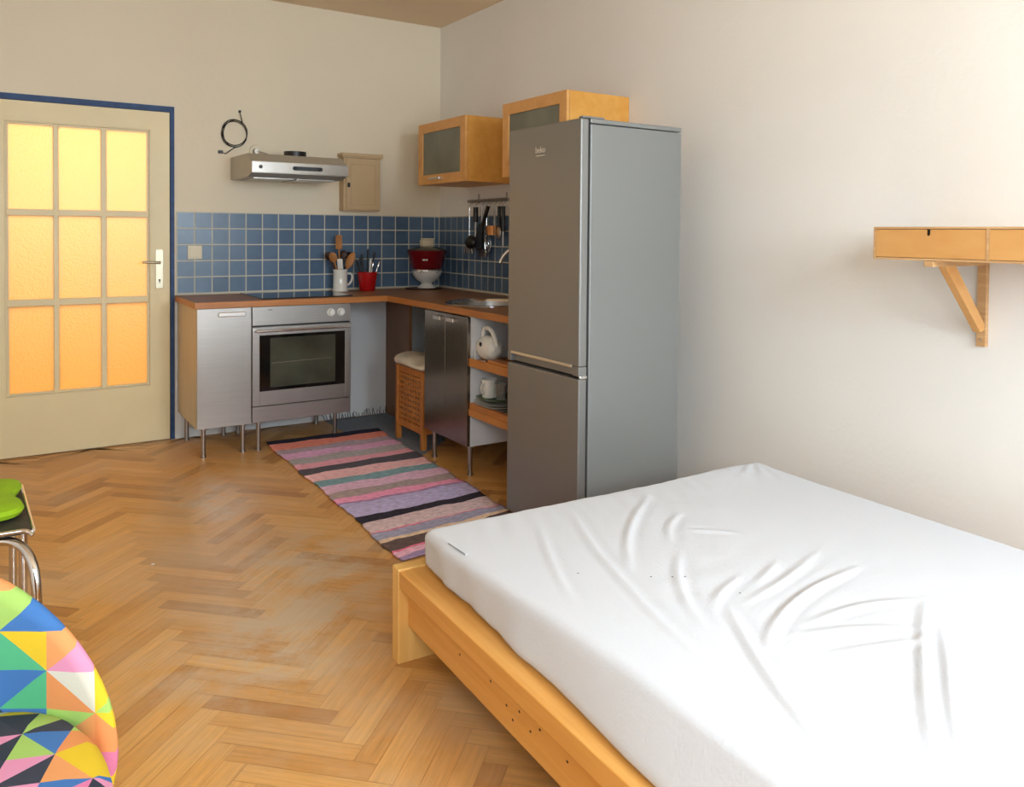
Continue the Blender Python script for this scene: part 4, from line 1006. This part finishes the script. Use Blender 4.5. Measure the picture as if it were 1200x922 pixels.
# ------------------------------------------------------------------ wall shelf with drawers and its bracket
ws_ = thing('wall_shelf', 'long birch shelf box with small drawers, mounted on the right wall', 'shelf', (-.17, -4.4, 1.217))
SX, SY0, SY1, SZ0, SZ1 = -.338, -3.803, -4.91, 1.2175, 1.323
b = B().box((SX, SY0, SZ1 - .007), (-.002, SY1, SZ1), .0008).box((SX, SY0, SZ0), (-.002, SY1, SZ0 + .007), .0008)
for y in (SY0, -4.170, -4.54, SY1 + .008): b.box((SX, y, SZ0 + .007), (-.002, y - .0085, SZ1 - .007))
b.box((-.01, SY0, SZ0 + .007), (-.002, SY1, SZ1 - .007))
b.build('shelf_box', 'ply_edge', ws_)
for i, (ya, yb) in enumerate(((SY0 - .0095, -4.169), (-4.1795, -4.539), (-4.5495, SY1 + .009))):
    z0, z1 = SZ0 + .0085, SZ1 - .0085
    ym = (ya + yb) / 2
    dro = B().prism([(ya, z0), (ya, z1), (ym + .007, z1), (ym + .007, z1 - .014), (ym + .004, z1 - .020), (ym - .004, z1 - .020), (ym - .007, z1 - .014), (ym - .007, z1), (yb, z1), (yb, z0)], SX + .001, SX + .010, 0).build('drawer', 'ply', ws_)
    B().box((SX + .0115, ya - .002, z0), (SX + .30, yb + .002, z1 - .001)).build('drawer_shade_block', 'black', dro)  # solid black block, painted shade behind the finger notch
bk = thing('shelf_bracket', 'wooden triangular bracket under the shelf, with a diagonal brace', 'bracket', (-.16, -4.0, .93))
B().box((-.020, -3.978, .928), (-.001, -4.008, 1.2165), .001).build('upright', 'ply_edge', bk)
B().box((-.336, -3.978, 1.199), (-.020, -4.008, 1.2165), .001).build('top_arm', 'ply_edge', bk)
B().prism([(-.262, 1.199), (-.200, 1.199), (-.0205, 1.005), (-.0205, .985), (-.045, .978)], -3.981, -4.005, 1).build('brace', 'ply', bk)
for z_, x_ in ((.952, -.020), (1.0, -.034)):
    B().cyl((x_, -3.993, z_), (x_ - .0025, -3.993, z_), .0035, seg=12).build('screw', 'chrome', bk)

# ------------------------------------------------------------------ chairs at the left
gc = thing('metal_chair', 'chrome tube chair with a dark seat, at the left edge of the room', 'chair', (-2.88, -2.65, 0))
seatp = [(-3.10, -2.30), (-2.70, -2.30), (-2.672, -2.42), (-2.662, -2.82), (-3.14, -2.82)]
B().prism(seatp, .462, .474, 2, .003).build('seat', 'seatblack', gc)
B().tube([(-3.14, -2.83, .474), (-2.70, -2.83, .477), (-2.672, -2.835, .474), (-2.662, -2.845, .464)], .006, smooth=1).tube([(-2.676, -2.36, .474), (-2.66, -2.83, .474)], .005).build('seat_rim', 'chrome', gc, smooth=True)
B().tube([(-3.14, -2.76, .0), (-3.14, -2.76, .38), (-3.13, -2.77, .44), (-3.08, -2.78, .449), (-2.76, -2.79, .449), (-2.705, -2.81, .447), (-2.67, -2.86, .42), (-2.655, -2.90, .35), (-2.652, -2.91, 0.004)], .0125, smooth=2, seg=14).build('front_frame', 'chrome', gc, smooth=True)
for x, y in ((-2.683, -2.74), (-2.70, -2.33), (-3.10, -2.33)):
    B().tube([(x, y, .460), (x, y, .004)], .011, seg=14).build('leg', 'chrome', gc, smooth=True)
B().tube([(-3.12, -2.78, .44), (-3.2, -2.78, .62), (-3.24, -2.75, .82), (-3.24, -2.4, .82), (-3.2, -2.34, .62), (-3.1, -2.33, .44)], .011, smooth=2, seg=12).build('back_frame', 'chrome', gc, smooth=True)
bb = B()
n = 72; cx_, cy_ = -2.868, -2.555
rings = []
for rr_, z in ((0.0, .515), (.55, .516), (.86, .514), (.97, .507), (1.0, .496), (.97, .484), (.86, .477), (0.0, .4755)):
    ring = []
    if rr_ == 0: rings.append([bb.bm.verts.new((cx_, cy_, z))]); continue
    for k in range(n):
        t = 2 * PI * k / n; R0 = .186 + .026 * math.cos(5 * (t - .628))
        ring.append(bb.bm.verts.new((cx_ + rr_ * R0 * 1.05 * math.cos(t), cy_ + rr_ * R0 * 1.28 * math.sin(t), z)))
    rings.append(ring)
for A, C in zip(rings[:-1], rings[1:]):
    for k in range(n):
        k2 = (k + 1) % n
        if len(A) == 1: bb.bm.faces.new((A[0], C[k2], C[k]))
        elif len(C) == 1: bb.bm.faces.new((A[k], A[k2], C[0]))
        else: bb.bm.faces.new((A[k], A[k2], C[k2], C[k]))
o = bb.build('seat_pad', 'green', smooth=True); tag(o, 'lime green flower-shaped felt pad lying on the metal chair', 'seat pad')

def triangles():
    m = bpy.data.materials.new('harlequin_fabric'); m.use_nodes = True
    nt = m.node_tree; N = nt.nodes; L = nt.links; b = N['Principled BSDF']; b.inputs['Roughness'].default_value = .85; b.inputs['Specular IOR Level'].default_value = .2
    uv = N.new('ShaderNodeUVMap'); uv.uv_map = 'cloth'
    sep = N.new('ShaderNodeSeparateXYZ'); L.new(uv.outputs['UV'], sep.inputs[0])
    def mth(op, a, b_=None):
        x = N.new('ShaderNodeMath'); x.operation = op
        if hasattr(a, 'is_output'): L.new(a, x.inputs[0])
        else: x.inputs[0].default_value = a
        if b_ is not None:
            if hasattr(b_, 'is_output'): L.new(b_, x.inputs[1])
            else: x.inputs[1].default_value = b_
        return x.outputs[0]
    s = .066
    u = mth('DIVIDE', sep.outputs['X'], s); v = mth('DIVIDE', sep.outputs['Y'], s)
    fu, fv = mth('FLOOR', u), mth('FLOOR', v); ru, rv = mth('FRACT', u), mth('FRACT', v)
    par = mth('MODULO', mth('ABSOLUTE', mth('ADD', fu, fv)), 2.0)
    par = mth('GREATER_THAN', par, .5)
    t1_ = mth('GREATER_THAN', ru, rv); t2_ = mth('GREATER_THAN', mth('ADD', ru, rv), 1.0)
    tri = mth('ADD', mth('MULTIPLY', par, t1_), mth('MULTIPLY', mth('SUBTRACT', 1.0, par), t2_))
    cb_ = N.new('ShaderNodeCombineXYZ'); L.new(fu, cb_.inputs[0]); L.new(fv, cb_.inputs[1]); L.new(tri, cb_.inputs[2])
    wn = N.new('ShaderNodeTexWhiteNoise'); L.new(cb_.outputs[0], wn.inputs['Vector'])
    r = N.new('ShaderNodeValToRGB'); r.color_ramp.interpolation = 'CONSTANT'; L.new(wn.outputs['Value'], r.inputs['Fac'])
    cols = [(208, 118, 152), (214, 138, 84), (58, 62, 74), (82, 172, 124), (156, 190, 98), (216, 182, 44), (66, 112, 170), (204, 200, 184), (212, 140, 170), (50, 56, 68), (218, 148, 92)]
    cr = r.color_ramp; cr.elements[0].color = lin(cols[0]); cr.elements[1].color = lin(cols[1]); cr.elements[1].position = 1 / len(cols)
    for i, c in enumerate(cols[2:], 2):
        e = cr.elements.new(i / len(cols)); e.color = lin(c)
    L.new(r.outputs['Color'], b.inputs['Base Color'])
    tc = N.new('ShaderNodeTexCoord'); n = N.new('ShaderNodeTexNoise'); n.inputs['Scale'].default_value = 400; L.new(tc.outputs['Object'], n.inputs['Vector'])
    bp = N.new('ShaderNodeBump'); bp.inputs['Strength'].default_value = .15; bp.inputs['Distance'].default_value = .002; L.new(n.outputs['Fac'], bp.inputs['Height']); L.new(bp.outputs['Normal'], b.inputs['Normal'])
    return m
M['tri'] = triangles()
ac = thing('shell_armchair', 'rounded armchair covered in multicoloured triangle fabric, bottom left corner', 'armchair', (-2.95, -4.0, 0))
def loft(rings, m, name, parent, uvf, close=True):
    V = [p for r in rings for p in r]; n = len(rings[0]); F = []
    for i in range(len(rings) - 1):
        for k in range(n): F.append((i * n + k, i * n + (k + 1) % n, (i + 1) * n + (k + 1) % n, (i + 1) * n + k))
    F.append(tuple(range(n))[::-1]); F.append(tuple((len(rings) - 1) * n + k for k in range(n)))
    off = org[parent.name]
    o = mesh_obj(name, [(p[0] - off.x, p[1] - off.y, p[2] - off.z) for p in V], F, m, parent); org[o.name] = off
    uvl = o.data.uv_layers.new(name='cloth')
    for lp in o.data.loops: uvl.data[lp.index].uv = uvf(V[lp.vertex_index])
    bm = bmesh.new(); bm.from_mesh(o.data); bmesh.ops.recalc_face_normals(bm, faces=bm.faces[:]); bm.to_mesh(o.data); bm.free()
    return o
# back shell: an ellipse disc bent forward at its sides
AX, AZ = -2.932, .420
def back_pt(u, v, s):   # u,v in disc units, s = thickness side 0..1
    x = AX + .352 * u; z = AZ + .338 * v
    y = -3.73 - .20 * u * u - .02 * v + .0
    return (x, y + s, z)
rings = []
for s_, sc_ in ((-.012, .0), (-.012, .4), (-.014, .75), (-.012, .92), (-.002, .985), (.016, 1.0), (.036, .985), (.05, .93), (.055, .7), (.055, .35), (.055, 0.0)):
    rings.append([back_pt(max(sc_, .01) * math.cos(t), max(sc_, .01) * math.sin(t), s_) for t in np.linspace(0, 2 * PI, 72, endpoint=False)])
loft(rings, 'tri', 'backrest', ac, lambda p: (p[0] + .04, p[2] + .3))
rings = []
for z, sc_ in ((.498, 0.0), (.502, .5), (.501, .8), (.488, .93), (.460, .99), (.42, 1.0), (.36, .97), (.33, .85), (.325, 0.0)):
    rr = []
    for t in np.linspace(0, 2 * PI, 72, endpoint=False):
        c_, s_ = math.cos(t), math.sin(t); k = 1 / (abs(c_) ** 3 + abs(s_) ** 3) ** (1 / 3)
        rr.append((AX + .330 * max(sc_, .01) * k * c_, -4.10 + .335 * max(sc_, .01) * k * s_, z))
    rings.append(rr)
loft(rings, 'tri', 'seat', ac, lambda p: (p[0] * .94 - p[1] * .34 + .03, p[1] * .94 + p[0] * .34 + .01 + (p[2] - .45)))
B().cyl((AX, -4.05, .03), (AX, -4.05, .325), .03).build('column', 'chrome', ac, smooth=True)
B().lathe([(0, 0), (.26, 0), (.26, .008), (.05, .03), (0, .03)], (AX, -4.05, .0), 44).build('base', 'chrome', ac, smooth=True)

# little paint flecks on the parquet
for x, y, l in ((-2.22, -3.95, 'white paint fleck on the parquet near the bottom edge of the photo'), (-2.14, -4.18, 'white paint fleck on the parquet close beside the bed rail'), (-2.24, -2.0, 'pale paint fleck on the parquet in the middle of the room')):
    o = B().lathe([(0, .0015), (.006, .001), (.008, 0)], (x, y, .0002), 10).build('paint_fleck', 'dust'); tag(o, l, 'fleck')
